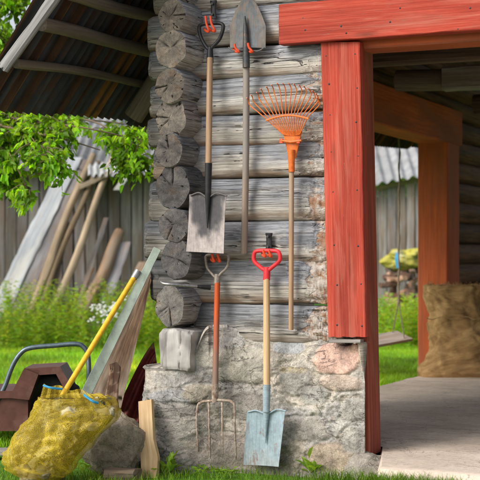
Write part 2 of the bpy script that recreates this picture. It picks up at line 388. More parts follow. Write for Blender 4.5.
def net_material():
    m = NT('yellow plastic net'); g = m.attr()
    sep = m.n('SeparateXYZ', {0: g})
    wp = m.math('MULTIPLY', m.noise(g, 8, 2), .015)
    a = m.math('ABSOLUTE', m.math('SINE', m.math('MULTIPLY', m.math('ADD', m.math('ADD', sep.outputs[0], wp), sep.outputs[1]), 800)))
    b = m.math('ABSOLUTE', m.math('SINE', m.math('MULTIPLY', m.math('SUBTRACT', sep.outputs[0], sep.outputs[1]), 800)))
    vo = m.n('TexVoronoi', {'Vector': g, 'Scale': 210.}, feature='DISTANCE_TO_EDGE').outputs[0]; th = m.math('SUBTRACT', 1, m.math('MULTIPLY', vo, 1.6))
    fold = m.noise(m.scale(g, (9, 4, 9)), 1, 5, .7, .6)
    al = m.math('ADD', m.ramp(th, [(.72, .16), (.90, .80)]), m.ramp(fold, [(.52, 0.), (.70, .55)]), clamp=True)
    col = m.ramp(fold, [(.3, (.44, .32, .015)), (.7, (.76, .58, .04))])
    col = m.mix(col, m.attr('Col', 'Color'), 1., 'MULTIPLY')
    d = m.n('BsdfPrincipled', {'Base Color': col, 'Roughness': .5}); tl = m.n('BsdfTranslucent', {'Color': col})
    d2 = m.n('MixShader', {0: .35, 1: d, 2: tl}); tr = m.n('BsdfTransparent')
    x = m.n('MixShader', {0: al, 1: tr, 2: d2}); m.t.links.new(x.outputs[0], m.out.inputs[0]); return m.mat
M_NET = net_material()
def roof_under():
    m = NT('old roof sheet'); g = m.attr()
    n = m.noise(m.scale(g, (1.2, 30, 30)), 1, 6, .7, .5); n2 = m.noise(m.scale(g, (3, 14, 6)), 1, 5, .6)
    c = m.mix(m.attr('Col', 'Color'), m.ramp(n, [(.3, .45), (.7, 1.4)]), 1., 'MULTIPLY')
    c = m.mix(c, (.10, .05, .028), m.ramp(n2, [(.5, 0.), (.66, .7)]))
    return m.pbr(c, .8, m.bump(n, .3, .004), spec=.2)
M_ROOF = roof_under()
M_PURL = wood('grey brown pole', (.32, .26, .20), (.12, .09, .07), .4, 40, 2, .6, (.20, .16, .12))
M_SHED = wood('shed plank', (.40, .39, .385), (.15, .14, .135), .55, 40, 1.6, .7, (.25, .20, .165))
M_BIRCH = wood('whitish weathered beam', (.50, .53, .56), (.24, .25, .27), .4, 40, 1.6, .5, (.48, .47, .44))
M_POLE = wood('debarked pole', (.56, .47, .35), (.20, .14, .09), .4, 40, 2, .5, (.33, .27, .20))
M_SHEETR = simple('pale grey roofing', (.52, .53, .54), .7, 0, 4, .4, .3, (.30, .31, .28), (.5, .65))
M_CART = simple('brown painted sheet metal', (.12, .048, .036), .5, 0, 14, .35, .15, (.17, .09, .07), (.5, .7))
M_TYRE = simple('black rubber', (.025, .025, .025), .8, 0, 40, .3, .4)
M_TUBE = simple('blue grey tube', (.13, .17, .20), .35, .6, 40, .3, .1)
M_YEL = simple('yellow pole paint', (.78, .45, .02), .4, 0, 30, .3, .1, (.45, .25, .04), (.58, .72))
M_ALU = simple('grey green painted strip', (.36, .43, .36), .6, 0, 18, .3, .2, (.20, .22, .20), (.5, .7))
M_MAROON = simple('maroon rusty sheet', (.20, .035, .035), .42, .2, 20, .4, .2, (.07, .02, .015), (.5, .7))
M_BLUE = simple('blue cord', (.03, .28, .50), .6)
M_YTARP = simple('yellow tarp', (.46, .42, .07), .6, 0, 8, .4, .3, (.42, .42, .28), (.5, .65))
M_ROPE = simple('old rope', (.30, .25, .18), .9, 0, 200, .5, .6)
M_SCRAP = simple('broken brick and wood', (.22, .14, .10), .9, 0, 30, .5, .5, (.32, .27, .23), (.45, .6))

# ================================================================== SETTING
def make_ground():
    m = MB(); xs = []; s = 0
    def ax(i, n):                    # denser near the origin, 600 m out
        t = (i/(n-1))*2-1; return math.copysign(abs(t)**4.0, t)*600
    n = 140
    def fn(i, j):
        x = ax(i, n)-6; y = ax(j, n)+4
        z = .02*fbm(x*.9, y*.9, 0, 3)-.012
        dx = (x+4)/9; dy = (y-9)/9
        if -3.6 < x < 1.5 and -.2 < y < 8: z = min(z, -.02)
        return V((x, y, z))
    m.grid(n, n, fn)
    return tag(m.build('ground', M_GROUND), kind='structure')
make_ground()

def make_floor():
    m = MB(); Z = .118
    def slab(x0, x1, y0, y1, nx, ny, front=False, left=False):
        def fn(i, j):
            x = lerp(x0, x1, i/(nx-1)); y = lerp(y0, y1, j/(ny-1))
            z = Z+.004*fbm(x*2, y*2, 1)
            if front: x = lerp(lerp(-2.03, -2.27, j/(ny-1)), x1, i/(nx-1))
            if front and j == 0: z = -.05; y += 0
            if front and j == 1: z = .08; y = y0-.005+.02*fbm(x*3, 0, 0)
            if front and j == 2: y = y0+.02+.02*fbm(x*3, 0, 0)
            if i == 0: z = -.05
            if left and i == 1: x = x0+.02*fbm(y*4, 0, 3)
            return (V((x, y, z)), (x, y, z))
        m.grid(nx, ny, fn)
    slab(-2.165, 1.0, -.45, .25, 60, 24, front=True)
    slab(-3.27, 1.0, .25, 7.0, 60, 90, left=True)
    return tag(m.build('concrete_floor', M_CONC, sharp=60), kind='structure')
make_floor()

# ================================================================== LOG BUILDING
BLD = thing('log_building', 'weathered grey log building with red painted doorway and stone foundation, tools hung on its wall', 'building', (-2.8, .1, 0))
J = [.64, .832, 1.053, 1.259, 1.475, 1.650, 1.806, 1.991, 2.152, 2.343, 2.53, 2.72, 2.92]
CHIPX = wy(318, 200).x
def wall_log(z0, z1, x0, x1, idx, nx=260, na=40, depth=.085, y0=.0):
    """horizontal log along x, front near y0"""
    m = MB(); H = (z1-z0)/2; zc = (z0+z1)/2; sd = idx*7.31+1; rnd = random.random()
    bigck = (.12 if idx % 2 else -.22)+U(-.15, .15)
    pos = []
    def fn(i, j):
        t = i/(nx-1); x = lerp(x0, x1, t)
        a = 2*math.pi*j/na; ca, sa = math.cos(a), math.sin(a)
        # squashed superellipse with a fairly flat hewn face
        e = .30
        yy = math.copysign(abs(ca)**e, ca); zz = math.copysign(abs(sa)**.86, sa)
        h = H*(1.05+.04*fbm(x*1.3+sd, 3, 0))
        drift = .016*fbm(x*.9+sd*.13, 8, zc*1.5)
        r = 1+.05*fbm(x*2.0+sd, ca*1.3, sa*1.3)
        # longitudinal check (drying crack) that wanders
        cz = bigck+.22*fbm(x*.8+sd, 1, 5)
        ck = 0
        if ca < 0:
            dz = abs(zz-cz); on = sstep(-.15, .1, fbm(x*1.5+sd, 4, 9)+.12)
            ck = on*.020*math.exp(-(dz/.055)**2)+.007*(zz > cz)*on
            ck += .006*math.exp(-((zz-cz-.42)/.035)**2)*sstep(0, .1, fbm(x*2.1+sd, 14, 9))
        chip = sstep(.20, .0, (CHIPX+.03)-x)*(1 if x < -2.3 else 0) if x > -2.9 else 0
        # the chipped zone is widest where the axe notched it
        wch = .05+.08*fbm(idx*3.7, 1.1, zz*1.1)+.05*fbm(zz*3, idx, 2)
        chip = sstep(wch+.06, wch-.04, abs(CHIPX-x)) if (x < CHIPX and idx < 9) else (1. if idx < 9 and x < -2.3 else 0.)
        chip *= (1., .95, .72, .72, .68, .62, .70, .45, .3, 0, 0, 0, 0)[min(idx, 12)]
        rough = .003*fbm(x*9, zz*14+sd, ca*3)
        if chip: rough += chip*(.022*fbm(x*22, zz*5+sd, 2)+.014*abs(fbm(x*50, zz*16+sd, 7))+.012)
        y = y0+depth+yy*depth*r+(ck+rough if ca < 0 else 0)
        z = zc+zz*h*r+drift
        hv = (zz+1)/2
        endr = sstep(0, .03, x-x0)
        if t < .02: y = lerp(y0+depth, y, .9+.1*endr); z = lerp(zc, z, .92+.08*endr)
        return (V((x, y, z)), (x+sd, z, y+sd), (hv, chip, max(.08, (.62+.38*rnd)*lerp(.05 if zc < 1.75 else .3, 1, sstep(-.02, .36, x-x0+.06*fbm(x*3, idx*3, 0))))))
    m.grid(nx, na, fn, closev=True)
    for i, rev in ((0, True), (nx-1, False)):
        f = [i*na+k for k in range(na)]; m.face(f[::-1] if rev else f)
    return m
lc = 0
for k in range(len(J)-1):
    over = J[k] > 2.1
    x0 = -3.43+U(-.03, .03)+( .02 if k % 2 else 0)
    if k == 0: x0 = -3.16
    mb = wall_log(J[k]+.002, J[k+1]-.002, x0, 1.35 if over else -2.34, k, nx=520 if over else 280)
    mb.build('log', M_LOG, BLD, sharp=70)
    if not over:     # right of the doorway
        wall_log(J[k]+.002, J[k+1]-.002, .45, 1.35, k+30, nx=50).build('log', M_LOG, BLD, sharp=70)

# side wall logs: their sawn ends face the camera at the corner
ends = [(.826, .078, .096, 166), (1.063, .080, .092, 173), (1.235, .082, .078, 171), (1.427, .090, .100, 169), (1.614, .073, .079, 166),
        (1.780, .082, .095, 166), (1.942, .078, .080, 167), (2.129, .084, .086, 168), (2.296, .072, .074, 169), (2.46, .08, .08, 168), (2.64, .08, .09, 167), (2.82, .08, .085, 168)]
def side_log(zc, rx, rz, xc, y0, y1, idx, ends=True, parent=BLD, mat=None, ny=None, hewn=True):
    m = MB(); na = 64; sd = idx*5.17; L = y1-y0; ny = ny or max(12, int(L/.012) if L < 2.5 else int(L/.04))
    tone = U(.8, 1.15); rnd = random.random(); cx, cz = U(-.2, .2)*rx, U(-.2, .2)*rz
    ph = U(0, 6)
    def prof(a, y):
        ca, sa = math.cos(a), math.sin(a)
        r = 1+.045*fbm(ca*1.6+sd, sa*1.6, y*1.5)+.03*math.cos(6*a+ph)
        # behind the notch the log swells to full width
        sw = 1+(.10*sstep(.04, .2, y-y0) if hewn else 0)
        return rx*ca*r*sw, rz*sa*r*(1+(.03*sstep(.04, .2, y-y0) if hewn else 0))
    def fn(i, j):
        y = y0+L*(i/(ny-1)); a = 2*math.pi*j/na
        u, v = prof(a, y); e = .955 if i == 0 else 1
        rough = 1+.02*fbm(y*9, math.cos(a)*7+sd, math.sin(a)*7)
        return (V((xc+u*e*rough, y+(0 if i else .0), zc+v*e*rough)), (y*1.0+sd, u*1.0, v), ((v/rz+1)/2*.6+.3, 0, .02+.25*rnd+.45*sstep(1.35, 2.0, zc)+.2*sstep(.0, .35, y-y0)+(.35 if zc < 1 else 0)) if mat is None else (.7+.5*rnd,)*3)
    m.grid(ny, na, fn, closev=True, mi=0)
    # end faces with their own loop of vertices, cupped and split
    cka = [U(0, 6.28) for _ in range(3)]
    def cap(y, sgn):
        nr = 14
        def fe(i, j):
            q = (nr-1-i)/(nr-1); a = 2*math.pi*j/na; u, v = prof(a, y)
            u *= .955*q; v *= .955*q
            c = 0
            for n_, b in enumerate(cka[:2]):
                da = abs((a-b+math.pi) % (2*math.pi)-math.pi)
                c = max(c, math.exp(-(da*max(q, .1)/.035)**2)*(1-.3*n_)*sstep(0, .3, q))
            dy = .004*fbm(u*30+sd, v*30, 1)+.010*c-.004*(1-q*q)
            k = 1-.72*c
            return (V((xc+u, y+dy*sgn, zc+v)), (u-cx, v-cz, sd), tuple(tone*k*q_ for q_ in (mixc((.58, .57, .58), (1.0, .90, .78), sstep(1.40, 1.95, zc)) if (zc > 1. or mat) else (.95, .93, .88))))
        b = m.grid(nr, na, fe, closev=True, mi=1)
    cap(y0, 1); cap(y1, -1)
    return m.build('log', [mat or M_LOG, M_END], parent, sharp=50)
for i, (z, rx, rz, px) in enumerate(ends):
    xc = -3.206+(px-167)*.0056
    side_log(z, rx*1.10, rz*1.14, xc, -.155+U(-.015, .015), 1.6, i)
# inner side wall: near jamb part hidden, far part and the logs above the opening
for i in range(15):
    z = .21+i*.178
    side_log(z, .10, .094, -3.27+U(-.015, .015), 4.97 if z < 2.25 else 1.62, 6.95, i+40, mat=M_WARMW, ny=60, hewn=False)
for i in range(2):
    m = MB(); tube(m, [(-3.3+k*.44, 7.02, .2+i*.18) for k in range(11)], .095, 14, nz=.08); m.build('log', M_WARMW, BLD)

# squared grey sill timber under the corner
m = MB()
def blk(px, py, y): return wy(px, py, y)
SB = []
def block():
    c0 = wy(174, 350, -.185); W = .185; H = .21; D = .34
    def fn(i, j):
        # ring around the front-to-back axis
        return None
    n = 26
    for face in range(6):
        def fn(i, j, face=face):
            a = i/(n-1)*2-1; b = j/(n-1)*2-1
            p = {0: V((a, -1, b)), 1: V((a, 1, b)), 2: V((-1, a, b)), 3: V((1, a, b)), 4: V((a, b, -1)), 5: V((a, b, 1))}[face]
            r = V((p.x*W/2, p.y*D/2, p.z*H/2))
            k = max(0, abs(p.x)-.8)*max(0, abs(p.z)-.8)+max(0, abs(p.x)-.8)*max(0, abs(p.y)-.8)+max(0, abs(p.z)-.8)*max(0, abs(p.y)-.8)
            r *= 1-k*1.1
            q = .005*fbm(r.x*14+5, r.y*6, r.z*5)+.0025*fbm(r.x*60, r.y*8, r.z*12+4)
            ck = .010*math.exp(-((r.x-.03+.015*fbm(r.z*9, 1, 1))/.003)**2) if p.y < -.9 else 0
            w = V((r.x+q, r.y+q+ck-(.03*sstep(-.02, .06, r.x)*0), r.z+q-.10*r.x-.08*max(0, -r.x)))
            w = c0+V((0, D/2, 0))+w
            kk = .85+.5*fbm(r.x*12, r.y*5, r.z*9+3)-ck*25
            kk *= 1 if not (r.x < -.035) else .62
            return (w, (r.z*1.0+3, r.x, r.y), (kk, kk, kk))
        m.grid(n, n, fn)
block()
M_SILL = wood('bleached sill timber', (.62, .61, .585), (.33, .31, .29), .5, 38, 3, .9, (.44, .42, .39))
m.build('sill_timber', M_SILL, BLD, sharp=55)

# ---- stone foundation: one mortared mass following the corner
STONES = [ # px, py, rx, ry, bulge, colour
    (332, 359, 25, 16, .075, (.56, .38, .31)), (337, 384, 23, 8.5, .035, (.44, .36, .30)), (328, 459, 25, 16, .030, (.37, .30, .235)),
    (178, 432, 30, 22, .030, (.36, .33, .295)), (170, 398, 30, 8, .030, (.34, .34, .33)), (166, 411, 26, 8, .020, (.33, .31, .28)),
    (234, 452, 44, 20, .035, (.33, .285, .25)), (291, 383, 17, 14, .026, (.40, .385, .345)), (310, 396, 15, 10, .020, (.36, .35, .32)),
    (352, 410, 16, 12, .024, (.43, .41, .37)), (240, 365, 34, 20, .018, (.41, .385, .33)), (305, 430, 22, 13, .024, (.37, .34, .305)),
    (352, 442, 14, 14, .022, (.36, .34, .31)), (213, 352, 15, 15, .018, (.47, .445, .385)), (365, 368, 8, 26, .018, (.38, .365, .34)),
    (206, 392, 16, 10, .020, (.40, .36, .29)), (240, 405, 30, 16, .018, (.37, .34, .30)), (283, 348, 18, 7, .012, (.44, .45, .46)), (228, 343, 14, 6, .012, (.45, .44, .42))]
def foundation():
    m = MB()
    path = [V((-3.26, 1.55, 0)), V((-3.31, .3, 0)), V((-3.365, -.12, 0)), V((-3.32, -.19, 0)), V((-3.16, -.175, 0)), V((-3.05, -.11, 0)), V((-2.92, -.035, 0)), V((-2.78, -.005, 0)), V((-2.5, -.005, 0)), V((-2.24, -.015, 0)), V((-2.222, .0, 0)), V((-2.26, .12, 0))]
    # resample
    P = curve(path, 24); L = [0]
    for a, b in zip(P, P[1:]): L.append(L[-1]+(b-a).length)
    N = 420; nv = 190; pts = []; k = 0
    # densify the visible front
    us = []
    tot = L[-1]; vis0 = 1.2
    for i in range(N):
        t = i/(N-1); us.append(lerp(0, vis0, t/.1) if t < .1 else lerp(vis0, tot, (t-.1)/.9))
    for s_ in us:
        while k < len(L)-2 and L[k+1] < s_: k += 1
        f = (s_-L[k])/(L[k+1]-L[k]); pts.append((P[k].lerp(P[k+1], f), (P[k+1]-P[k]).normalized()))
    ST = []
    for (px, py, rx, ry, h, c) in STONES:
        w = wy(px, py, -.06 if px > 200 else -.23); d = 6.75/F
        ST.append((w.x, w.z, rx*d*1.08, ry*d, h, c, U(0, 50)))
    def fn(i, j):
        p, t = pts[i]; nrm = V((t.y, -t.x, 0))
        x = p.x; zt = lerp(.495, .70+.03*fbm(x*5, 1, 1), sstep(-3.12, -3.02, x)) if p.y < .25 or x > -3 else .62
        zt -= .07*sstep(-2.5, -2.36, x)
        if i < 42: zt = .62
        v = j/(nv-1); vz = min(1, v/.9); z = -.12+(zt+.12)*vz
        g = V((x, p.y, z))
        dsp = .015*fbm(x*3.5, z*4.5+p.y*3, 1.7)+.012*fbm(x*11, z*14+p.y*9, 5)+.006*fbm(x*34, z*36+p.y*30, 9)
        # trowelled ridges
        rg = abs(fbm(x*5+1, z*8, 3.3)); dsp += .006*math.exp(-(rg/.05)**2)
        dsp += .020*sstep(.3, .0, z)*1.0
        col = mixc((.54, .49, .42), (.45, .435, .41), sstep(-.3, .35, fbm(x*2.3, z*3, 4)))
        col = mixc(col, (.50, .40, .28), .5*sstep(.15, .5, fbm(x*6+4, z*7, 8)))
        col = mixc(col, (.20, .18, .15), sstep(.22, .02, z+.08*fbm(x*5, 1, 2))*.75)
        sp_ = .10*fbm(x*40, z*40, p.y*40)+.08*fbm(x*95, z*95, 3); col = tuple(q_*(1+sp_*1.3) for q_ in col)
        edge = sstep(-2.215, -2.26, x) if p.y < .05 else (0 if x > -2.6 else 1)
        if nrm.y < -.3:
            for (sx, sz, rx, rz, h, c, sd) in ST:
                ddx = (x-sx)/rx; ddz = (z-sz)/rz
                if abs(ddx) > 1.6 or abs(ddz) > 1.6: continue
                q = (abs(ddx)**2.5+abs(ddz)**2.5)**(1/2.5)+.16*fbm(ddx*1.4+sd, ddz*1.4, sd)
                k = 1-sstep(.80, 1.02, q)
                if k > 0:
                    dome = max(0, 1-.65*min(q, 1.)**2)
                    dsp = lerp(dsp, h*.62*dome+.005*fbm(x*16+sd, z*16, 2)+.006*fbm(x*5, z*6, 2), k*.85)
                    cc = mixc(tuple(u*.92 for u in c), tuple(u*1.2 for u in c), sstep(-.3, .3, fbm(x*12+sd, z*12, 0)))
                    col = mixc(col, cc, k)
                gr = math.exp(-((q-1.04)/.09)**2); dsp -= .005*gr; col = mixc(col, (.24, .22, .19), gr*.28)
            # whitish trowelled lattice patch
            w0 = LP; qx, qz = (x-w0.x)/.085, (z-w0.z)/.055
            if abs(qx) < 1 and abs(qz) < 1:
                la = max(abs(math.sin((qx*.085+qz*.055)*190)), abs(math.sin((qx*.085-qz*.055)*190)))
                wgt = (1-sstep(.7, 1, abs(qx)))*(1-sstep(.7, 1, abs(qz)))
                dsp -= .006*wgt*(la > .85); col = mixc(col, (.66, .63, .55) if qz > -.35 else (.55, .46, .26), wgt*.7*(1 if la < .93 else .2))
        dsp *= lerp(.15, 1, edge)
        if v > .9:     # top falls back under the logs
            b = (v-.9)/.1; q = p-nrm*((.30 if nrm.y < -.9 and x < -2.3 else .03)*b+.03*(x > -3.02))+nrm*dsp*(1-b)*.2; z += .012*(1-b)+.01*math.sin(b*3)
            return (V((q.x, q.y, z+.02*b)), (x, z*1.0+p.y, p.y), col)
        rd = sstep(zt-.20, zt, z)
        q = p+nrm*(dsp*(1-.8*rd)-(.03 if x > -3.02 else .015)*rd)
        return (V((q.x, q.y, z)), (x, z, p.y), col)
    m.grid(N, nv, fn)
    return m
LP = wy(289, 364, -.05)
foundation().build('stone_foundation', M_STONE, BLD, sharp=None)
m = MB(); rock(m, (-2.20, .02, .015), (.13, .12, .10), 21, 30, .2, (.34, .31, .27), 1.2); m.build('footing_stone', M_STONE, BLD, sharp=None)
# footing to the right of the doorway
m = MB()
m.grid(40, 30, lambda i, j: (lambda x, z: (V((x, -.03+.03*fbm(x*4, z*4, 8), z)), (x, z, 0), (.40, .38, .34)))(lerp(.45, 1.4, i/39), lerp(-.1, .72, j/29)))
m.build('stone_foundation', M_STONE, BLD)

# ---- red doorway frame
DF = bpy.data.objects.new('door_frame', None); COL.objects.link(DF); DF.parent = BLD; DF.location = (0, 0, 0); DF.matrix_parent_inverse = Matrix.Translation(BLD.location).inverted()
def frame_part(name, pts_fn, mat=M_RED):
    pass
M_REDOLD = wood('weathered brown red timber', (.42, .10, .055), (.20, .045, .03), .6, 60, 2, .7, (.36, .16, .10), .8, .36)
def quadboard(c, y0, y1, name='casing_board', mat=M_RED, n=120, nails=(), seed=None, along='z', rag=0, nw=26):
    """board whose front face is the quad c = TL,TR,BR,BL (world points on plane y0); back at y1"""
    m = MB(); sd = U(0, 40) if seed is None else seed
    TL, TR, BR, BL = c
    ea, eb = .06, .94
    ss = [0, .012, .03]+[lerp(.03, .97, k/nw) for k in range(1, nw)]+[.97, .988, 1]
    nc = len(ss)
    wid = (TR-TL).length if along == 'z' else (BL-TL).length
    def P(s, t):           # s across, t along
        if along == 'z': a = TL.lerp(BL, t); b = TR.lerp(BR, t)
        else: a = BL.lerp(BR, t); b = TL.lerp(TR, t)
        return a.lerp(b, s)
    def fn(i, j):
        t = i/n; s = ss[j]; p = P(s, t)
        edge = min(s, 1-s)
        lv = (P(.5, 0)-P(.5, 1)).length*t
        rg = .0022*fbm(lv*3+sd, s*3, 0)+.0010*fbm(lv*6, s*wid*120+sd, 2)
        ew = .003*fbm(lv*5+sd, 5+(s > .5)*9, 0)*(1 if edge < .05 else .2)
        dv = (P(1, t)-P(0, t)).normalized()
        p = p+dv*ew; rd = .004 if edge < .005 else (.001 if edge < .02 else 0)
        p.y = y0+rg+rd
        if rag and t > .97:
            p.z += rag*fbm(s*6+sd, 1, 1)*(t-.97)/.03
        return (p, (lv+sd, s*wid+sd, .3*s), (1, 1, 1))
    b0 = m.grid(n+1, nc, fn)
    # back ring
    bk = len(m.v)
    def fb(i, j):
        t = i/n; p = P(ss[j], t); p.y = y1
        return (p, (t*1.5+sd, ss[j]*wid+sd, y1), (1, 1, 1))
    b1 = m.grid(n+1, nc, fb)
    for f in range(n*(nc-1)): m.f[-1-f] = m.f[-1-f][::-1]
    for i in range(n):
        for j, rev in ((0, False), (nc-1, True)):
            f = (b0+i*nc+j, b0+(i+1)*nc+j, b1+(i+1)*nc+j, b1+i*nc+j); m.face(f[::-1] if rev else f)
    for j in range(nc-1):
        m.face((b0+j, b0+j+1, b1+j+1, b1+j)); q = n*nc; m.face((b0+q+j+1, b0+q+j, b1+q+j, b1+q+j+1))
    # square the side coordinates so the grain runs along there too
    for (px, py) in nails:
        p = wy(px, py, y0-.001); k = len(m.v); r = U(.0042, .0060)
        m.vert(p+V((0, -.0015, 0)))
        for a in range(8): m.vert(p+V((math.cos(a*.785)*r, 0.001, math.sin(a*.785)*r)))
        for a in range(8): m.face((k, k+1+(a+1) % 8, k+1+a), 1)
    return m.build(name, [mat, M_NAIL], DF, sharp=35)
q = lambda L, y: [wy(a, b, y) for a, b in L]
quadboard(q([(320.5, 42), (359.5, 42), (366, 337), (328, 337)], -.045), -.045, .02, nails=[(326, 56), (355, 54), (330, 115), (356, 122), (333, 192), (357, 190), (334, 245), (358, 246), (337, 285), (361, 284), (337, 325), (362, 326), (329, 84), (357, 88), (331, 152), (358, 156)], rag=.006)
# squared post that makes the jamb
quadboard(q([(351.0, 44), (361, 44), (369.5, 456), (358, 454)], .015), .015, .185, 'door_post', mat=M_REDOLD, rag=.02, nw=14)
# small packing under the casing
m = MB(); plank(m, wy(331, 341, -.03), wy(362, 341, -.03), (0, 0, .016), (0, .05, 0), 10, .002); m.build('shim', M_OLD, DF)
# lintel board over the doorway, proud of the casing
quadboard([V((wy(285, 8).x, 0, 2.325)), V((.75, 0, 2.335)), V((.75, 0, 2.127)), V((wy(285, 47).x, 0, 2.127))], -.078, -.012, 'lintel_board', n=200, along='x',
          nails=[(303, 18), (305, 30), (341, 26), (346, 33), (400, 8), (458, 29), (470, 8), (390, 22)], nw=24)
# right-hand jamb and casing outside the picture
quadboard([V((.40, 0, 2.12)), V((.62, 0, 2.12)), V((.62, 0, .62)), V((.40, 0, .62))], -.045, .02)
quadboard([V((.28, 0, 2.12)), V((.39, 0, 2.12)), V((.39, 0, .12)), V((.28, 0, .12))], -.03, .20, 'door_post')
# soffit timber above the opening
m = MB(); plank(m, (-2.30, .10, 2.115), (.45, .10, 2.115), (0, .18, 0), (0, 0, .05), 40, .002); m.build('lintel_soffit', M_REDIN, DF)

# ---- porch interior timber
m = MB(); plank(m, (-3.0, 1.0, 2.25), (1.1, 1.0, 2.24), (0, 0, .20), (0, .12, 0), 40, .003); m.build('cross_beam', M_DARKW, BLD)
m = MB(); plank(m, (-2.70, 3.0, 2.325), (1.1, 3.0, 2.33), (0, 0, .17), (0, .14, 0), 40, .004); m.build('cross_beam', M_OLD, BLD)
m = MB(); tube(m, curve([(-3.06, 3.03, 2.34), (-2.85, 3.03, 2.33), (-2.58, 3.04, 2.32)], 8), .075, 18, nz=.1); m.build('cross_beam', M_PURL, BLD)
for yy in (.4, 3.6, 6.9):
    m = MB(); tube(m, [(1.12, yy, k*.26) for k in range(11)], .09, 16, nz=.08); m.build('porch_post', M_PURL, BLD)
m = MB(); tube(m, curve([(-3.0, 4.9, 2.36), (-1.5, 4.9, 2.37), (1.1, 4.9, 2.36)], 8), .08, 18, nz=.1); m.build('cross_beam', M_DARKW, BLD)
# side opening: lintel and far post
m = MB(); plank(m, (-3.275, 1.5, 2.17), (-3.275, 5.05, 2.17), (0, 0, .295), (.26, 0, 0), 40, .002, bev=.04); m.build('side_lintel', M_REDIN, BLD, sharp=30)
m = MB(); plank(m, (-3.275, 4.79, .09), (-3.275, 4.79, 2.022), (0, .35, 0), (.26, 0, 0), 30, .002, bev=.04); m.build('side_post', M_REDIN, BLD, sharp=30)
m = MB(); plank(m, (-3.275, 1.55, .09), (-3.275, 1.55, 2.022), (0, .12, 0), (.25, 0, 0), 10, .002, bev=.04); m.build('side_post', M_REDIN, BLD, sharp=30)
m = MB(); 
for i in range(24): plank(m, (-2.98+i*.17, .22, 2.62), (-2.98+i*.17, 6.95, 2.62), (.155, 0, 0), (0, 0, .03), 6, .002)
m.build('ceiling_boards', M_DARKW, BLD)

# ---- roof
P0 = V((-3.939, -.6, 2.07)); S = V((.208, 0, .274)).normalized(); NR = V((S.z, 0, -S.x))     # NR points down/out under the sheet
EX = -4.12
def roofpt(x, y, off=0): 
    z = 2.07+(x+3.939)*.274/.208+.045*(y+.4)*max(0, min(1, (-x-1.1)/2.9)); return V((x, y, z))+NR*off
m = MB(); NY = 900; pitch = .076
bands = {}
def roofcol(y, t):
    k = int((y+5)/(pitch*.42))
    if k not in bands:
        r = random.random()
        bands[k] = ((.065, .07, .075) if r < .4 else (.09, .05, .03) if r < .72 else (.035, .03, .028) if r < .93 else (.26, .13, .035))
    return bands[k]
def rf(i, j):
    y = -.62+8.0*i/(NY-1); t = j/13; x = lerp(EX+.012*math.sin(int((y+.6)/.8)*2.3), -1.1, t**1.4)
    w = .016*math.cos(2*math.pi*y/pitch)
    return (roofpt(x, y, -.012+w), (t*5, y*1.0, .0), roofcol(y, t))
m.grid(NY, 14, rf)
m.grid(200, 8, lambda i, j: (V((lerp(-1.1, 2.0, j/7), -.62+8*i/199, 5.81-lerp(0, 3.1, j/7)*1.317)), (j*.5, i*.04, 0), (.08, .07, .065)))
ROOF = m.build('roof', M_ROOF, BLD)
def sub(mb, name, mat, **k):
    o = mb.build(name, mat, None, **k); o.parent = ROOF; o.matrix_parent_inverse = Matrix.Translation(BLD.location) @ Matrix.Identity(4) if False else ROOF.matrix_world.inverted(); return o
bpy.context.view_layer.update()
# gable battens and purlins
m = MB(); a = wy(4, 68, -.615); b = wy(51, 2, -.615); d = (b-a)
plank(m, a, a+d*9, (S.cross(V((0, 1, 0))))*.062, (0, .035, 0), 70, .006, ragged=.03, bev=.3); 
M_BATT = wood('silvery batten', (.40, .40, .39), (.13, .125, .12), .7, 60, 2, .9)
sub(m, 'barge_board', M_BATT)
for i, (x, r) in enumerate([(-3.935, .022), (-3.795, .032), (-3.672, .030), (-3.56, .028), (-3.43, .03), (-3.0, .03), (-2.5, .03), (-1.9, .03), (-1.3, .03)]):
    m = MB(); n = 44
    pts = [roofpt(x+.006*math.sin(k*.6+i), -.50+7.7*k/n, r+.008)+V((0, 0, .006*math.sin(k*.4+i*2))) for k in range(n+1)]
    tube(m, pts, [r*lerp(1.1, .95, k/n) for k in range(n+1)], 14, nz=.16, nsc=30)
    sub(m, 'purlin', M_PURL)
for y in (.78, 2.6, 4.6, 6.4):
    m = MB(); tube(m, [roofpt(lerp(-4.05, -1.1, k/20), y, .12) for k in range(21)], .06, 16, nz=.08); sub(m, 'rafter', M_PURL)
# log gable above the wall, out of the picture
m = MB(); m.v = []; 
for (x, z) in ((-3.3, 2.9), (1.2, 2.9), (-1.05, 5.7)): m.vert(V((x, .1, z)))
m.face((0, 1, 2)); m.build('gable_boards', M_OLD, BLD)

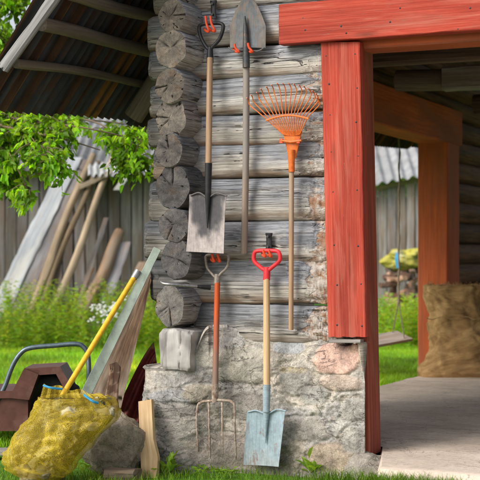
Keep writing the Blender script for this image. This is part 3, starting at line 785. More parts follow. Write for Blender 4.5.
# ================================================================== TOOLS
def shaft(mb, a, b, r, n=30, r1=None, bulge=0, bow=0):
    a = V(a); b = V(b); pts = []; rs = []
    for k in range(n+1):
        t = k/n; p = a.lerp(b, t); p.x += bow*math.sin(math.pi*t); pts.append(p); rs.append(lerp(r, r1 or r, t)*(1+bulge*math.sin(math.pi*t)))
    tube(mb, pts, rs, 14, nz=.03, nsc=20)
def blade(mb, L, Rr, y0, curv, thick=.0025, nt=40, ns=24, colfn=None, dish=0):
    """L(t), R(t) give the px positions of the left/right outline"""
    for side in (0, 1):
        def fn(i, j):
            t = i/(nt-1); s = j/(ns-1)*2-1
            a = L(t); b = Rr(t); px = lerp(a[0], b[0], (s+1)/2); py = lerp(a[1], b[1], (s+1)/2)
            y = y0+curv*(s*s-1)*-1*1.0-dish*math.sin(math.pi*min(1, t*1.1))+side*thick
            y = y0-curv*(s*s)+side*thick-dish*math.sin(math.pi*t)*(1-s*s)
            p = wy(px, py, y0); p.y = y
            return (p, (p.x, p.y, p.z), colfn(s, t) if colfn else (1, 1, 1))
        b = mb.grid(nt, ns, fn)
        if side:
            nf = (nt-1)*(ns-1)
            for k in range(nf): mb.f[-1-k] = mb.f[-1-k][::-1]
            b1 = b
        else: b0 = b
    rim = [i*ns for i in range(nt)]+[(nt-1)*ns+j for j in range(1, ns)]+[i*ns+ns-1 for i in range(nt-2, -1, -1)]+[j for j in range(ns-2, 0, -1)]
    for k in range(len(rim)):
        a, c = rim[k], rim[(k+1) % len(rim)]; mb.face((b0+a, b1+a, b1+c, b0+c))
def W(L, y): return [wy(a, b, y) for a, b in L]

# --- spade with black grip (upper left)
T = thing('spade', 'spade with black grip, pale wooden shaft and dark worn square blade, nearest the log ends', 'spade', wy(209, 252, -.03), 'garden tools hung on the log wall')
m = MB(); shaft(m, wy(210, 58, -.06), wy(208.3, 172, -.14), .0155); m.build('shaft', M_SHAFT, T)
m = MB()
tube(m, curve(W([(200.5, 25), (206, 23.6), (217, 23.2), (222.5, 24.5), (223, 29), (219.5, 39), (212.5, 47), (209.8, 50), (205, 45), (200.5, 36), (199.2, 28), (200.5, 25)], -.055), 5)[:-1], .0095, 12, closed=True)
tube(m, W([(210.2, 47), (210, 54), (210, 63)], -.055), [.013, .017, .0185], 14); m.build('grip', M_BLACK, T)
m = MB(); tube(m, W([(208.6, 163), (208.3, 175), (208, 196)], -.150), [.0185, .0175, .016], 14)
tube(m, W([(208, 194), (207.7, 208), (207.4, 228)], -.178), [.016, .010, .003], 12)
m.build('socket', M_BLACK, T)
def c1(s, t):
    d = math.hypot(s*.80, (t-.12)*1.28); k = sstep(.98, .60, d+.22*fbm(s*3, t*4, 2))*.95; e = sstep(.1, 0, t)
    return mixc((1.12, 1.05, 1.02), (.15, .16, .18), max(k, e*.5))
m = MB()
blade(m, lambda t: (lerp(190.3, 187.0, t)+.6*math.sin(t*3), lerp(194.5, 251.5, t)), lambda t: (lerp(227, 224.6, t)-.4*math.sin(t*3), lerp(195, 253.5, t)), -.166, .010, .003, colfn=c1)
tube(m, curve(W([(190.5, 195.5), (199, 192.8), (206, 197)], -.177), 6), .0042, 8, col=(.3, .3, .32)); tube(m, curve(W([(209.5, 197), (217, 193.3), (227, 196)], -.177), 6), .0042, 8, col=(.3, .3, .32))
m.build('blade', M_BLADE, T)

# --- round pointed shovel hung blade up
T = thing('shovel', 'round-pointed shovel hung blade up with a long bare wooden handle ending below', 'shovel', wy(245, 253, -.03), 'garden tools hung on the log wall')
m = MB(); shaft(m, wy(246.3, 62, -.06), wy(244, 253.5, -.04), .0165, r1=.0168, bow=.004); m.build('shaft', M_SHAFTG, T)
m = MB()
def shw(t):   # half width of the blade from the tip (t=0) to the shoulders (t=1)
    return 18.4*(min(1, t*1.75)**.62)*(1-.05*t) if t > 0 else .2
def c2(s, t): return mixc((.85, .88, .92), (1.9, 1.45, 1.1), sstep(.6, 1.05, abs(s)+.35*fbm(s*3, t*4, 6))*.55)
blade(m, lambda t: (246-shw(t), lerp(-6, 49.5, t)-2*sstep(.8, 1, t)), lambda t: (246.5+shw(t), lerp(-6, 49.5, t)-2*sstep(.8, 1, t)), -.062, -.018, .003, colfn=c2, dish=-.006, nt=60)
tube(m, curve(W([(228.4, 47.5), (234, 51), (243, 50)], -.070), 6), .004, 8, col=(.8, .8, .8)); tube(m, curve(W([(249, 50), (258, 51), (264.3, 47.5)], -.070), 6), .004, 8, col=(.8, .8, .8))
m.build('blade', M_DBLADE, T)
m = MB(); tube(m, W([(244.8, 16), (245.5, 28), (246, 45), (246.3, 67.5)], -.074), [.004, .011, .0165, .0185], 14); m.build('socket', simple('dark socket steel', (.075, .08, .085), .5, .4, 60, .4, .2, (.16, .12, .09), (.5, .7)), T)

# --- orange leaf rake
T = thing('leaf_rake', 'orange fan leaf rake hung tines up on a thin pale handle', 'rake', wy(291, 330, -.03), 'garden tools hung on the log wall')
m = MB(); shaft(m, wy(291.6, 160, -.05), wy(291, 330, -.03), .0125, r1=.0125); m.build('shaft', M_SHAFT, T)
tips = [(75, 182), (95, 168), (122, 155), (141, 138), (168, 128), (192, 120), (220, 112), (247, 112), (275, 112), (300, 116), (325, 120), (347, 124), (370, 136), (389, 148), (405, 160), (410, 180)]
tips = [(230+a/4.8, 60+b/4.8) for a, b in tips]
n = len(tips)
for k, (tx, ty) in enumerate(tips):
    f = k/(n-1); m = MB()
    bx, by = lerp(283.5, 299.5, f), 134.5+1.5*math.cos((f-.5)*3)     # at the throat
    cx = lerp(267, 307.5, f); cy = 119.7-3.8*math.sin(math.pi*f)-1.5*f     # on the band
    # direction from throat through band, straight to just below the tip, then hooked toward the viewer
    ex = tx+4.5; ey = ty+7
    ex = bx+(cx-bx)*((by-ey)/(by-cy)) if False else lerp(ex, tx+3.5, .5)
    pts = [wy(bx, by, -.052), wy(cx, cy, -.060), wy(lerp(cx, ex, .55), lerp(cy, ey, .55), -.062), wy(ex, ey, -.060)]
    e = wy(ex, ey, -.060); tp = wy(tx+1, ty, -.092); md = wy(lerp(ex, tx, .35), lerp(ey, ty, .75), -.072)
    pts += [md, tp]
    tube(m, curve(pts, 5), .0027, 8); m.build('tine', M_RAKE, T)
m = MB()
bd = [wy(lerp(266, 308.5, k/24), 120.5-4.2*math.sin(math.pi*k/24)-1.7*k/24, -.0635) for k in range(25)]
tube(m, bd, .0052, 8, flat=.5, up=V((0, 1, 0))); m.build('spreader', M_RAKE, T)
m = MB()
blade(m, lambda t: (lerp(281.5, 287.8, t**.8), lerp(131, 158, t)), lambda t: (lerp(301.5, 295.2, t**.8), lerp(131, 158, t)), -.052, -.008, .006, nt=16, ns=12)
tube(m, W([(291.3, 150), (291.5, 162), (291.8, 172)], -.052), [.019, .0165, .015], 14)
tube(m, W([(280.8, 140.5), (291, 142), (301.5, 140.5)], -.064), .006, 8)
m.build('head', M_RAKE, T)
for x in (281.5, 298.5): m = MB(); box(m, wy(x, 141, -.062), (.016, .012, .022)); m.build('clip', M_ORANGE, T)

# --- digging fork
T = thing('digging_fork', 'rusty four-tined digging fork with worn metal grip and orange painted shaft', 'garden fork', wy(216, 460, -.05), 'garden tools hung on the log wall')
m = MB()
tube(m, curve(W([(205.6, 256.5), (208, 255), (217, 254.6), (226, 255), (228.3, 256.5), (228.2, 262), (226.5, 268), (221, 273.5), (218, 277), (215, 277), (212, 273.8), (207.5, 268.5), (205.8, 262), (205.6, 256.5)], -.055), 3)[:-1], .0075, 12, closed=True)
tube(m, W([(217, 274), (217, 279), (217, 284)], -.055), [.013, .016, .0165], 14); m.build('grip', M_GREYGRIP, T)
def shc(L, t):
    k = sstep(.12, .50, L+.12*fbm(L*9, math.cos(t), math.sin(t))+.03); return mixc((.62, .115, .03), (.25, .17, .13), k)
m = MB(); tube(m, [wy(lerp(217.3, 215, k/40), lerp(283, 398, k/40), lerp(-.058, -.135, k/40)) for k in range(41)], [.0145+.002*(k/40)**3 for k in range(41)], 14, nz=.05, colfn=shc)
M_ORSH = wood('worn painted shaft', (1.0, 1.0, 1.0), (.62, .6, .58), .2, 100, 3, .3, None, .6, .3)
m.build('shaft', M_ORSH, T)
m = MB(); tube(m, W([(215, 384), (215, 394), (215, 402)], -.137), [.0165, .017, .015], 12)
tube(m, curve(W([(199, 404), (203, 401.5), (210, 401), (216, 400), (224, 400.5), (230, 401), (234.5, 404)], -.137), 6), .0070, 10)
m.build('socket', M_RUSTST, T)
for (a, b, c, y) in ((199, 196.8, 198.3, 452), (208.5, 209.3, 210.3, 459), (222, 222.2, 222.8, 456), (234.5, 234.6, 236, 460)):
    m = MB(); tube(m, curve([wy(a+(.6 if a < 205 else -.6 if a > 230 else 0), 402.5, -.137), wy(lerp(a, b, .8), 408, -.141), wy(b, 425, -.150), wy(lerp(b, c, .6), 443, -.147), wy(c, y, -.135)], 7), [.0062]*8+[.0056]*8+[.0048]*8+[.0038]*4+[.0014], 8, nz=.12); m.build('tine', M_RUSTST, T)

# --- blue spade
T = thing('spade', 'spade with red grip, light wooden shaft and pale blue chipped blade', 'spade', wy(266, 466, -.05), 'garden tools hung on the log wall')
m = MB()
tube(m, curve(W([(254.3, 253), (257, 251), (266, 250.6), (276, 251), (279.2, 253), (280, 258), (278.8, 261.5), (273, 266.5), (268.5, 270), (264.5, 270), (260, 266.8), (254.8, 262), (253.6, 258), (254.3, 253)], -.055), 3)[:-1], .0105, 12, closed=True)
tube(m, W([(267, 267), (266.8, 273), (266.5, 280)], -.055), [.015, .018, .0185], 14); m.build('grip', M_REDP, T)
m = MB(); shaft(m, wy(266.5, 277, -.056), wy(266.8, 388, -.10), .0165, r1=.0175); m.build('shaft', wood('light new handle', (.66, .47, .27), (.44, .29, .15), .15, 120, 3, .15, (.52, .34, .20), .45, .3), T)
m = MB(); tube(m, W([(266.8, 384.5), (266.6, 397), (266.3, 412)], -.104), [.0195, .0185, .017], 14)
tube(m, W([(266.3, 411), (265.7, 424), (265.2, 443)], -.098), [.017, .011, .003], 12); m.build('socket', M_BLUEP, T)
m = MB()
blade(m, lambda t: (lerp(248, 244.3, t), lerp(411.5, 464.5, t)), lambda t: (lerp(286, 279.5, t), lerp(410.5, 466.5, t)), -.086, .012, .003, colfn=lambda s, t: mixc((1, 1, 1), (1.1, .95, .88), sstep(.55, .95, t+.2*fbm(s*2, t*3, 1))*.8))
tube(m, curve(W([(248, 412), (256, 410.5), (264, 413.5)], -.097), 6), .0042, 8); tube(m, curve(W([(268.5, 413.5), (277, 409.5), (286, 411)], -.097), 6), .0042, 8)
m.build('blade', M_BLUEP, T)

# --- hooks
def hook(bx, by, h, prongs, label, cover=True, hang=20):
    T = thing('tool_hook', label, 'hook', wy(bx, by, 0), 'tool hooks on the log wall')
    m = MB(); c = wy(bx, by, -.016)
    pts = [wy(bx, by-h/2+h*k/10, -.016) for k in range(11)]
    tube(m, pts, [.017*(1.15 if k in (0, 1, 9, 10) else .9) for k in range(11)], 16, flat=.45, up=V((0, 1, 0)))
    for s_ in (-.3, .3): tube(m, [c+V((0, -.002, s_*h*.005)), c+V((0, -.020, s_*h*.005))], .006, 10, col=(2, 2, 2))
    m.build('bracket', M_BLACK, T)
    for pr in prongs:
        m = MB(); x, y0, y1, dx = pr
        tube(m, curve([wy(x-2, y1-3, -.025), wy(x-1, y1-1, -.06), wy(x+.5+dx, y1, -.09), wy(x, lerp(y0, y1, .5), -.098), wy(x-1.0, y0, -.10)], 6), .0062, 10)
        m.build('prong', M_ORANGE, T)
    return T
hook(213.5, 9.5, 18, [(206.5, 16, 31.5, 2), (211.5, 16, 31.0, 3)], 'black and orange tool hook above the black spade grip')
hook(246, 40, 10, [(235.5, 44, 52, 3), (249, 43, 52, 3)], 'orange tool hook holding the shoulders of the upturned shovel')
hook(217, 250, 12, [(212.8, 254, 261.5, 1), (218.5, 254, 261.5, 1)], 'orange tool hook holding the grip of the rusty fork')
hook(269, 241.5, 17, [(264, 250, 256.5, 1), (269.8, 250, 256.5, 1)], 'black ribbed tool hook above the red spade grip')
# rag of metal peg stuck in the corner joint
T = thing('chisel', 'old steel chisel with black end stuck across the log corner joint', 'chisel', wy(185, 285, -.1))
m = MB(); pts = curve([wy(161, 281.8, -.228), wy(164, 283.6, -.236), wy(172, 284.5, -.225), wy(186, 285.5, -.17), wy(198, 286.6, -.12)], 6)
tube(m, pts, [.005+.004*min(1, i/12) for i in range(len(pts))], 10, nz=.1); m.build('shank', M_STEEL, T)
m = MB(); tube(m, [wy(197, 286.5, -.125), wy(204, 287, -.10), wy(210, 287.5, -.075)], [.0085, .011, .0135], 12); m.build('end_cap', M_BLACK, T)

# ================================================================== BURLAP SACK
def slices_blob(mb, rows, yfn, thick, nu=64, sub=4, seed=1, wr=.012, colfn=None, plane=None, lump=0, lsc=14):
    """rows: (py,left px,right px); depth plane given by plane(px,py)->point; thick(t) half depth"""
    rr = []
    for a, b in zip(rows, rows[1:]):
        for k in range(sub): rr.append(tuple(lerp(a[q], b[q], k/sub) for q in range(3)))
    rr.append(rows[-1]); n = len(rr)
    def fn(i, j):
        py, l, r = rr[i]; t = i/(n-1); a = 2*math.pi*j/nu
        A = plane(l, py); B = plane(r, py); c = (A+B)/2; hw = (B-A).length/2
        ca, sa = math.cos(a), math.sin(a)
        ca2 = math.copysign(abs(ca)**.8, ca); sa2 = math.copysign(abs(sa)**.8, sa)
        p = c+RT*(hw*ca2)+FW*(thick(t)*sa2)
        q = wr*(fbm(ca*2+seed, sa*2, p.z*9)+.30*fbm(ca*1.1+seed*2, sa*1.1, p.z*22))
        q += wr*1.5*(-abs(fbm(ca*1.3+seed, sa*1.3+3, p.z*7+ca*2+4)))
        if lump:
            dd = mn.voronoi(V((p.x*lsc, p.y*lsc, p.z*lsc*1.1)))[0]; q += lump*(.9-min(1.6, (dd[1]-dd[0])*-1.4+1.3))+lump*.3*fbm(p.x*24, p.y*24, p.z*24)
        p = p+(RT*ca+FW*sa)*q; p.z += q*.5
        return (p, (a*hw*.9+seed, p.z, .1*t), colfn(ca, sa, t, p.z) if colfn else (1, 1, 1))
    b = mb.grid(n, nu, fn, closev=True)
    return b, n, nu
T = thing('burlap_sack', 'full brown burlap sack standing on the concrete floor beside the inner red post', 'sack', wd(455, 378, 10.6))
m = MB()
dep = lambda px, py: wd(px, py, 10.76)
b, n, nu = slices_blob(m, [(379.5, 425, 500), (377, 418, 504), (371, 418, 505), (362, 423, 502), (352, 427.5, 497), (340, 428.5, 490), (325, 427, 485), (310, 426.5, 481), (298, 423, 481), (291, 422.5, 484), (286, 424, 488), (284.5, 427, 485)], None,
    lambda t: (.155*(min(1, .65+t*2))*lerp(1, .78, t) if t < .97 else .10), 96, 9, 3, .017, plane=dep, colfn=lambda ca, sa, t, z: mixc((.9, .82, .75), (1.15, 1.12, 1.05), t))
m.face([b+(n-1)*nu+k for k in range(nu)]); m.face([b+k for k in range(nu)][::-1])
m.build('bag', M_BURLAP, T, sharp=None)
# ragged open hem and loose fibres
m = MB()
for k in range(90):
    px = U(428, 485); p = wd(px, 285.5, 10.76+U(-.09, .09)); d = V((U(-.03, .03), U(-.02, .02), U(.005, .035)))
    tube(m, [p, p+d*.6+V((0, 0, .004)), p+d], .0016, 4, cap=False)
tag(m.build('frayed_fringe', M_BURLAP, T), kind='stuff')
m = MB()
tube(m, curve([wd(426+k*6, 318+1.5*math.sin(k*1.7), 10.60) for k in range(10)], 4), .004, 6, nz=.3)
m.build('seam', M_BURLAP, T)

# ================================================================== YELLOW NET BAG
T = thing('net_bag', 'yellow net bag stuffed with pale wood scraps, slumped on the grass beside the stone corner', 'bag', wz(60, 470))
dp = lambda px, py: wd(px, py, 6.45)
rows = [(479, 48, 60), (474, 16, 70), (469, 7, 75), (462, 3, 79), (453, 3, 86), (445, 6, 94), (436, 12, 101), (427, 20, 111), (418, 27, 120.5), (411, 31, 120), (405, 34, 117), (400, 36, 113), (396, 38, 108)]
m = MB()
b, n, nu = slices_blob(m, rows, None, lambda t: .17*math.sin(min(1, .22+t*.95)*math.pi*.72)*lerp(1, .75, t)+.02, 150, 9, 11, .012, plane=dp, lump=.015, lsc=12)
m.face([b+(n-1)*nu+k for k in range(nu)]); m.face([b+k for k in range(nu)][::-1])
# gathered neck flap
def flap(i, j):
    t = i/13; s = j/59
    l = lerp(40, 44, t); r = lerp(108, 100, t)
    px = lerp(l, r, s); py = lerp(398, lerp(383.5, 394, s**.9)+1.5*math.sin(s*17), t)
    p = wd(px, py, 6.40+.02*math.sin(s*31)+.012*math.sin(s*67+2)+.05*t)
    return (p, (px*.005, p.z, p.y), (1.1, 1.1, 1.1))
m.grid(14, 60, flap)
NB = m.build('net', M_NET, T, sharp=None)
m = MB()
def insidept():
    while True:
        r = rows[random.randrange(1, 11)]; py = r[0]+U(-3, 3); s = U(.12, .88)
        return lerp(r[1], r[2], s), py, s
M_CHIPW = wood('wood scrap in bag', (.80, .74, .50), (.40, .34, .16), .3, 40, 3, .5, (.55, .45, .20))
for k in range(120):
    px, py, s = insidept(); p = wd(px, py, 6.45-.085*math.sin(s*math.pi)+U(-.02, .05))
    d = V((U(-1, 1), U(-.35, .35), U(-.7, .7))).normalized(); L = U(.03, .075)
    a, b_ = frame(d, V((U(-.3, .3), -1, U(-.3, .3))))
    cc = U(.12, .85)
    plank(m, p-d*L/2, p+d*L/2, a*U(.015, .05), b_*U(.008, .02), 5, .006, w1=U(.5, 1.2), bev=.25, col=(cc, cc, cc*U(.7, 1)))
for k in range(9):
    px, py, s = insidept(); p = wd(px, py, 6.44-.09*math.sin(s*math.pi)); r = U(.025, .045)
    rock(m, p, (r*1.3, r, r*.8), k*3.1, 16, .35, (U(.3, .8),)*3)
# dull core that keeps the bag filled
b, n, nu = slices_blob(m, [(r[0], r[1]+6, r[2]-6) for r in rows[1:]], None, lambda t: .085*math.sin(min(1, .22+t*.95)*math.pi*.72)+.01, 60, 4, 15, .02, plane=dp, colfn=lambda ca, sa, t, z: (.35, .30, .12))
m.build('wood_scraps', M_CHIPW, T)
m = MB(); tube(m, curve([wd(43.5, 385.5, 6.37), wd(50, 387.6, 6.35), wd(57, 388.6, 6.36), wd(62, 389, 6.37)], 6), .0055, 8); m.build('drawstring', M_BLUE, T); m = MB()
tube(m, curve([wd(84, 395, 6.33), wd(88, 398, 6.315), wd(93, 401.5, 6.30), wd(98, 403, 6.31)], 6), .006, 8); m.build('drawstring', M_BLUE, T)

# ================================================================== CORNER PILE
# pale offcut leaning on the foundation
T = m = MB(); 
c = [wy(138.5, 402.5, -.33), wy(151.5, 400.5, -.33), wy(153.2, 440, -.38), wy(157.5, 458, -.41), wy(156.5, 482, -.44), wy(141.5, 482, -.44), wy(141, 455, -.41), (0, 0, 0)]
Lf = [(401.5, 138.3), (420, 139), (440, 139.8), (455, 140.6), (478, 141.2)]; Rt = [(399.5, 151.2), (420, 152.2), (440, 153.2), (458, 157.6), (478, 156.8)]
def itp(T_, py):
    for a, b in zip(T_, T_[1:]):
        if py <= b[0]: return lerp(a[1], b[1], max(0, (py-a[0])/(b[0]-a[0])))
    return T_[-1][1]
def pl(side):
    def fn(i, j):
        t = i/40; s = j/10; py = lerp(401.5, 478, t); px = lerp(itp(Lf, py), itp(Rt, py), s); py += lerp(0, -2, s)*(1-t)
        y = lerp(-.26, -.40, t); p = wy(px, py, y); p.y += side*.024+.0015*fbm(s*4, t*14, 7)
        k = lerp(1, .62, sstep(.8, 1, t)*sstep(.35, .5, fbm(s*2, t*3, 9)+.5))
        return (p, (t*.5+3, s*.08, side*.02), (k, k, k))
    return fn
b0 = m.grid(41, 11, pl(0)); b1 = m.grid(41, 11, pl(1))
for k in range(400): m.f[-1-k] = m.f[-1-k][::-1]
for i in range(40):
    m.face((b0+i*11, b0+(i+1)*11, b1+(i+1)*11, b1+i*11)[::-1]); m.face((b0+i*11+10, b0+(i+1)*11+10, b1+(i+1)*11+10, b1+i*11+10))
for j in range(10): m.face((b0+j, b0+j+1, b1+j+1, b1+j)); m.face((b0+440+j, b0+440+j+1, b1+440+j+1, b1+440+j)[::-1])
tag(m.build('offcut_board', M_PALEW, sharp=35), 'short pale yellow split board standing against the stone corner', 'board')
# boulder behind the net bag
m = MB(); rock(m, wd(114, 442, 6.75)+V((0, 0, -.02)), (.16, .12, .155), 4, 40, .22, (.33, .285, .22), 1.15)
tag(m.build('boulder', M_STONE, sharp=None), 'grey beige boulder wedged between the yellow net bag and the foundation', 'boulder')
m = MB(); p = wz(122, 474, .02); plank(m, p-RT*.075, p+RT*.08, (0, .09, .0), (0, 0, .055), 14, .008, bev=.3, ragged=.02); 
tag(m.build('wood_chunk', M_BARK), 'dark reddish brown wood chunk lying in the grass in front of the boulder', 'wood chunk')
m = MB(); rock(m, wz(92, 470)+V((0, .1, .01)), (.07, .06, .04), 9, 20, .3, (.25, .22, .19))
tag(m.build('stone', M_STONE, sharp=None), 'small dark stone half hidden by the bottom of the yellow net bag', 'stone')
# big board leaning on the corner
m = MB()
A = [wd(150.5, 284, 6.98), wd(144.5, 291, 6.98)]
def bigboard(side):
    def fn(i, j):
        t = i/40; s = j/16
        l = (lerp(149, 86, t), lerp(270, 402, t)); r = (lerp(151.5, 121, t), lerp(281, 408, t))
        px = lerp(l[0], r[0], s); py = lerp(l[1], r[1], s)
        p = wd(px, py, lerp(7.05, 7.0, t)+side*.028+.003*fbm(s*5, t*9, 3))
        return (p, (t*.8+6, s*.26, side*.02), mixc((1, .95, .9), (.75, .68, .62), sstep(-.2, .3, fbm(s*2, t*5, 2))))
    return fn
b0 = m.grid(41, 17, bigboard(0)); b1 = m.grid(41, 17, bigboard(1))
for k in range(640): m.f[-1-k] = m.f[-1-k][::-1]
for i in range(40):
    m.face((b0+i*17, b0+(i+1)*17, b1+(i+1)*17, b1+i*17)[::-1]); m.face((b0+i*17+16, b0+(i+1)*17+16, b1+(i+1)*17+16, b1+i*17+16))
for j in range(16): m.face((b0+j, b0+j+1, b1+j+1, b1+j)); m.face((b0+640+j, b0+640+j+1, b1+640+j+1, b1+640+j)[::-1])
M_BIGB = wood('stained brown board', (.28, .19, .13), (.10, .065, .045), .6, 30, 5, .8, (.34, .29, .24))
tag(m.build('wide_board', M_BIGB, sharp=35), 'wide stained brown board leaning against the log corner under the grey strip', 'board')
# flaking stump piece
m = MB(); plank(m, wd(111, 422, 6.80), wd(113.5, 368, 6.86), RT*.085, FW*.03, 40, .010, w1=.62, ragged=.06, bev=.25, colfn=lambda t, x: mixc((.7, .55, .5), (1.5, 1.4, 1.35), sstep(.0, .35, fbm(t*9, x*3, 4))))
tag(m.build('broken_board', M_BARK), 'short broken board with flaking surface standing behind the net bag', 'board')
# grey green strip and yellow pole
m = MB(); a = wd(82, 402, 6.72); b = wd(157.5, 248.5, 6.98); plank(m, a, b, RT*.050-V((0, 0, .024)), (FW*.016), 40, .0008, w1=.72, bev=.1)
tag(m.build('metal_strip', M_ALU), 'long grey green strip leaning against the log corner beside the yellow pole', 'strip')
T = thing('yellow_pole', 'yellow painted pole with grey metal cap leaning beside the grey green strip', 'pole', wd(66, 392, 6.66))
m = MB(); tube(m, [wd(lerp(58, 134.5, k/30), lerp(403, 277, k/30), lerp(6.62, 6.92, k/30)) for k in range(31)], .0138, 14); m.build('shaft', M_YEL, T)
m = MB(); tube(m, [wd(133.5, 278.6, 6.92), wd(136, 274.5, 6.925), wd(138.3, 270.8, 6.93)], [.0165, .018, .0175], 14); m.build('end_cap', M_STEEL, T)
# maroon bent sheet
m = MB()
def mar(i, j):
    t = i/50; s = j/30; px0, py0 = lerp(154, 118, t), 342+ (t**1.25)*66
    px1, py1 = lerp(160, 150, t), 385+t*50
    px = lerp(px0, px1, s); py = lerp(py0, py1, s)
    return (wd(px, py, 7.12+.10*math.sin(s*3)-.02*math.cos(s*21)), (t, s*.4, 0), (1, 1, 1))
m.grid(51, 31, mar); tag(m.build('bent_sheet', M_MAROON, sharp=None), 'dark maroon rusted sheet bent behind the stone corner', 'metal sheet')

# ================================================================== CART
D = 7.55
T = thing('garden_cart', 'brown sheet metal garden cart with black wheel and tubular blue grey handle', 'cart', wd(20, 445, D))
X = lambda px, py, d=D: wd(px, py, d)
def prism(mb, poly, d0, d1, col=(1, 1, 1), mi=0):
    b = len(mb.v); n = len(poly)
    for d in (d0, d1):
        for (px, py) in poly:
            p = wd(px, py, d0)+FW*(d-d0); mb.vert(p, None, col)
    mb.face([b+k for k in range(n)][::-1], mi); mb.face([b+n+k for k in range(n)], mi)
    for k in range(n): mb.face((b+k, b+(k+1) % n, b+n+(k+1) % n, b+n+k), mi)
m = MB(); prism(m, [(-60, 393), (28, 393), (28, 427), (24, 431), (-60, 431)], D, D+.55); prism(m, [(-60, 391), (30, 391), (29, 398), (-60, 399)], D-.02, D+.0); m.build('tub', M_CART, T, sharp=25)
m = MB(); prism(m, [(9, 398), (24, 368.5), (40, 370), (29, 400)], D-.03, D+.28); prism(m, [(24, 368.5), (60, 366.5), (69, 382), (66, 396), (62, 385), (56, 374), (40, 375)], D-.03, D+.28); m.build('fender', M_CART, T, sharp=25)
wh = bpy.data.objects.new('wheel', None); COL.objects.link(wh); wh.parent = T; wh.location = (0, 0, 0); wh.matrix_parent_inverse = Matrix.Translation(T.location).inverted()
def ring(mb, c, R0, r, ax, n=40, k=12, flat=1.0, tread=0):
    a, b = frame(ax); 
    def fn(i, j):
        t = 2*math.pi*i/n; u = 2*math.pi*j/k; rr = R0+r*math.cos(u)*(1+tread*(i % 2)*(math.cos(u) > .3)); d = a*math.cos(t)+b*math.sin(t)
        return (c+d*rr+ax*(r*flat*math.sin(u)), (t*R0, u*r, 0))
    mb.grid(n, k, fn, closeu=True, closev=True)
wc = X(47, 412)+FW*.12; ax = (FW*.95+RT*.1).normalized()
m = MB(); ring(m, wc, .155, .055, ax, 64, 14, 1.1, .12); m.build('tyre', M_TYRE, wh, sharp=30)
m = MB(); ring(m, wc, .095, .012, ax, 40, 8); tube(m, [wc-ax*.03, wc+ax*.03], .022, 14)
tube(m, [wc-ax*.006, wc+ax*.006], .095, 32); m.build('rim', M_CART, wh, sharp=30)
m = MB(); tube(m, curve([X(-40, 432), X(-6, 404), X(4, 388), X(12, 367), X(20, 354), X(30, 348), X(55, 345.5), X(75, 344), X(83, 346.5), X(88, 356), X(88.5, 380), X(84, 410, D+.1)], 8), .0135, 12); m.build('handle', M_TUBE, T)
m = MB(); tube(m, [X(-50, 452), X(40, 447)], .014, 10); tube(m, [X(-30, 430), X(-28, 452)], .012, 8); m.build('stand', M_TUBE, T)
m = MB(); p = X(4, 452, 7.2); plank(m, p-RT*.25, p+RT*.12, (0, .12, 0), (0, 0, .03), 14, .004)
tag(m.build('ground_board', M_OLD), 'grey weathered board lying on the ground under the cart', 'board')

# ================================================================== BACKGROUND SHEDS
def shed(x0, x1, dep, z0, z1, label, slope=0, yaw=0, pitch=.165, roofn=True, tone=1):
    T = thing('plank_shed', label, 'shed', wd((x0+x1)/2, 257, dep)+V((0, 0, -1.073)))
    m = MB(); L = ((x1-x0)/F)*dep; n = int(L/pitch); a = wd(x0, 257, dep); a.z = 0
    for k in range(n):
        p = a+RT*((k+.5)*pitch)+FW*(yaw*(k+.5)*pitch+U(-.008, .008)); zt = z1+slope*k/n+U(-.03, .02)
        c = U(.42, 1.05)*tone; cc = (c, c*U(.95, 1), c*U(.90, 1.0))
        plank(m, p+V((0, 0, z0)), p+V((0, 0, zt)), RT*(pitch*U(.86, .97)), FW*.025, 8, .006, col=cc)
    m.build('plank_wall', M_SHED, T)
    m = MB(); b = a+FW*.06; box(m, b+RT*(L/2)+V((0, 0, z1/2)), (L, .02, z1*.98), rz=TH, col=(.2, .2, .2)); m.build('backing', M_DARKW, T)
    return T, a, L
T, a, L = shed(-110, 215, 19.3, -.1, 2.34, 'long grey plank shed behind the leaning poles in the garden')
m = MB()
def rs(i, j):
    t = i/10; s = j/200; p = a+RT*(L*s)-FW*.35+FW*(3.2*t); p.z = 2.30+1.15*t+.02*math.cos(s*L/.13*6.28)+.05*fbm(s*14, t*3, 0)
    c = U(.5, .56)*(1+.5*fbm(int(s*L/1.0)*7.7, int(t*2)*3.3, 0)); return (p, (s*L, t*3, 0), (c, c, c))
m.grid(11, 201, rs); m.build('roof', M_SHEETR, T)
m = MB(); plank(m, a+V((0, 0, 2.27))-FW*.06, a+RT*L+V((0, 0, 2.27))-FW*.06, (0, 0, .10), FW*.03, 60, .01, col=(.9, .75, .6)); m.build('eave_board', M_POLE, T)
# loose pale sheets under the eave near the log corner
m = MB(); 
def ls(i, j):
    t = i/6; s = j/40; px = lerp(88, 150, s); py = lerp(164, 176, t)-lerp(0, 3, s); p = wd(px, py, 19.0-.3*t); p.z += .03*math.sin(s*60); return (p, (s*2, t, 0))
m.grid(7, 41, ls); tag(m.build('roofing_sheet', M_SHEETR, sharp=None), 'loose pale corrugated sheet lying on the shed eave next to the log corner', 'roofing sheet')
m = MB(); plank(m, wd(117, 190, 18.7), wd(134, 166, 18.7), RT*.10, FW*.04, 8, .006); tag(m.build('leaning_lath', M_BIRCH), 'short white lath hanging at an angle from the shed eave', 'lath')
m = MB(); plank(m, wd(80, 187, 18.75), wd(112, 172, 18.75), V((0, 0, .07)), FW*.04, 8, .006); tag(m.build('leaning_lath', M_POLE), 'brownish lath lying across the tops of the leaning poles', 'lath')

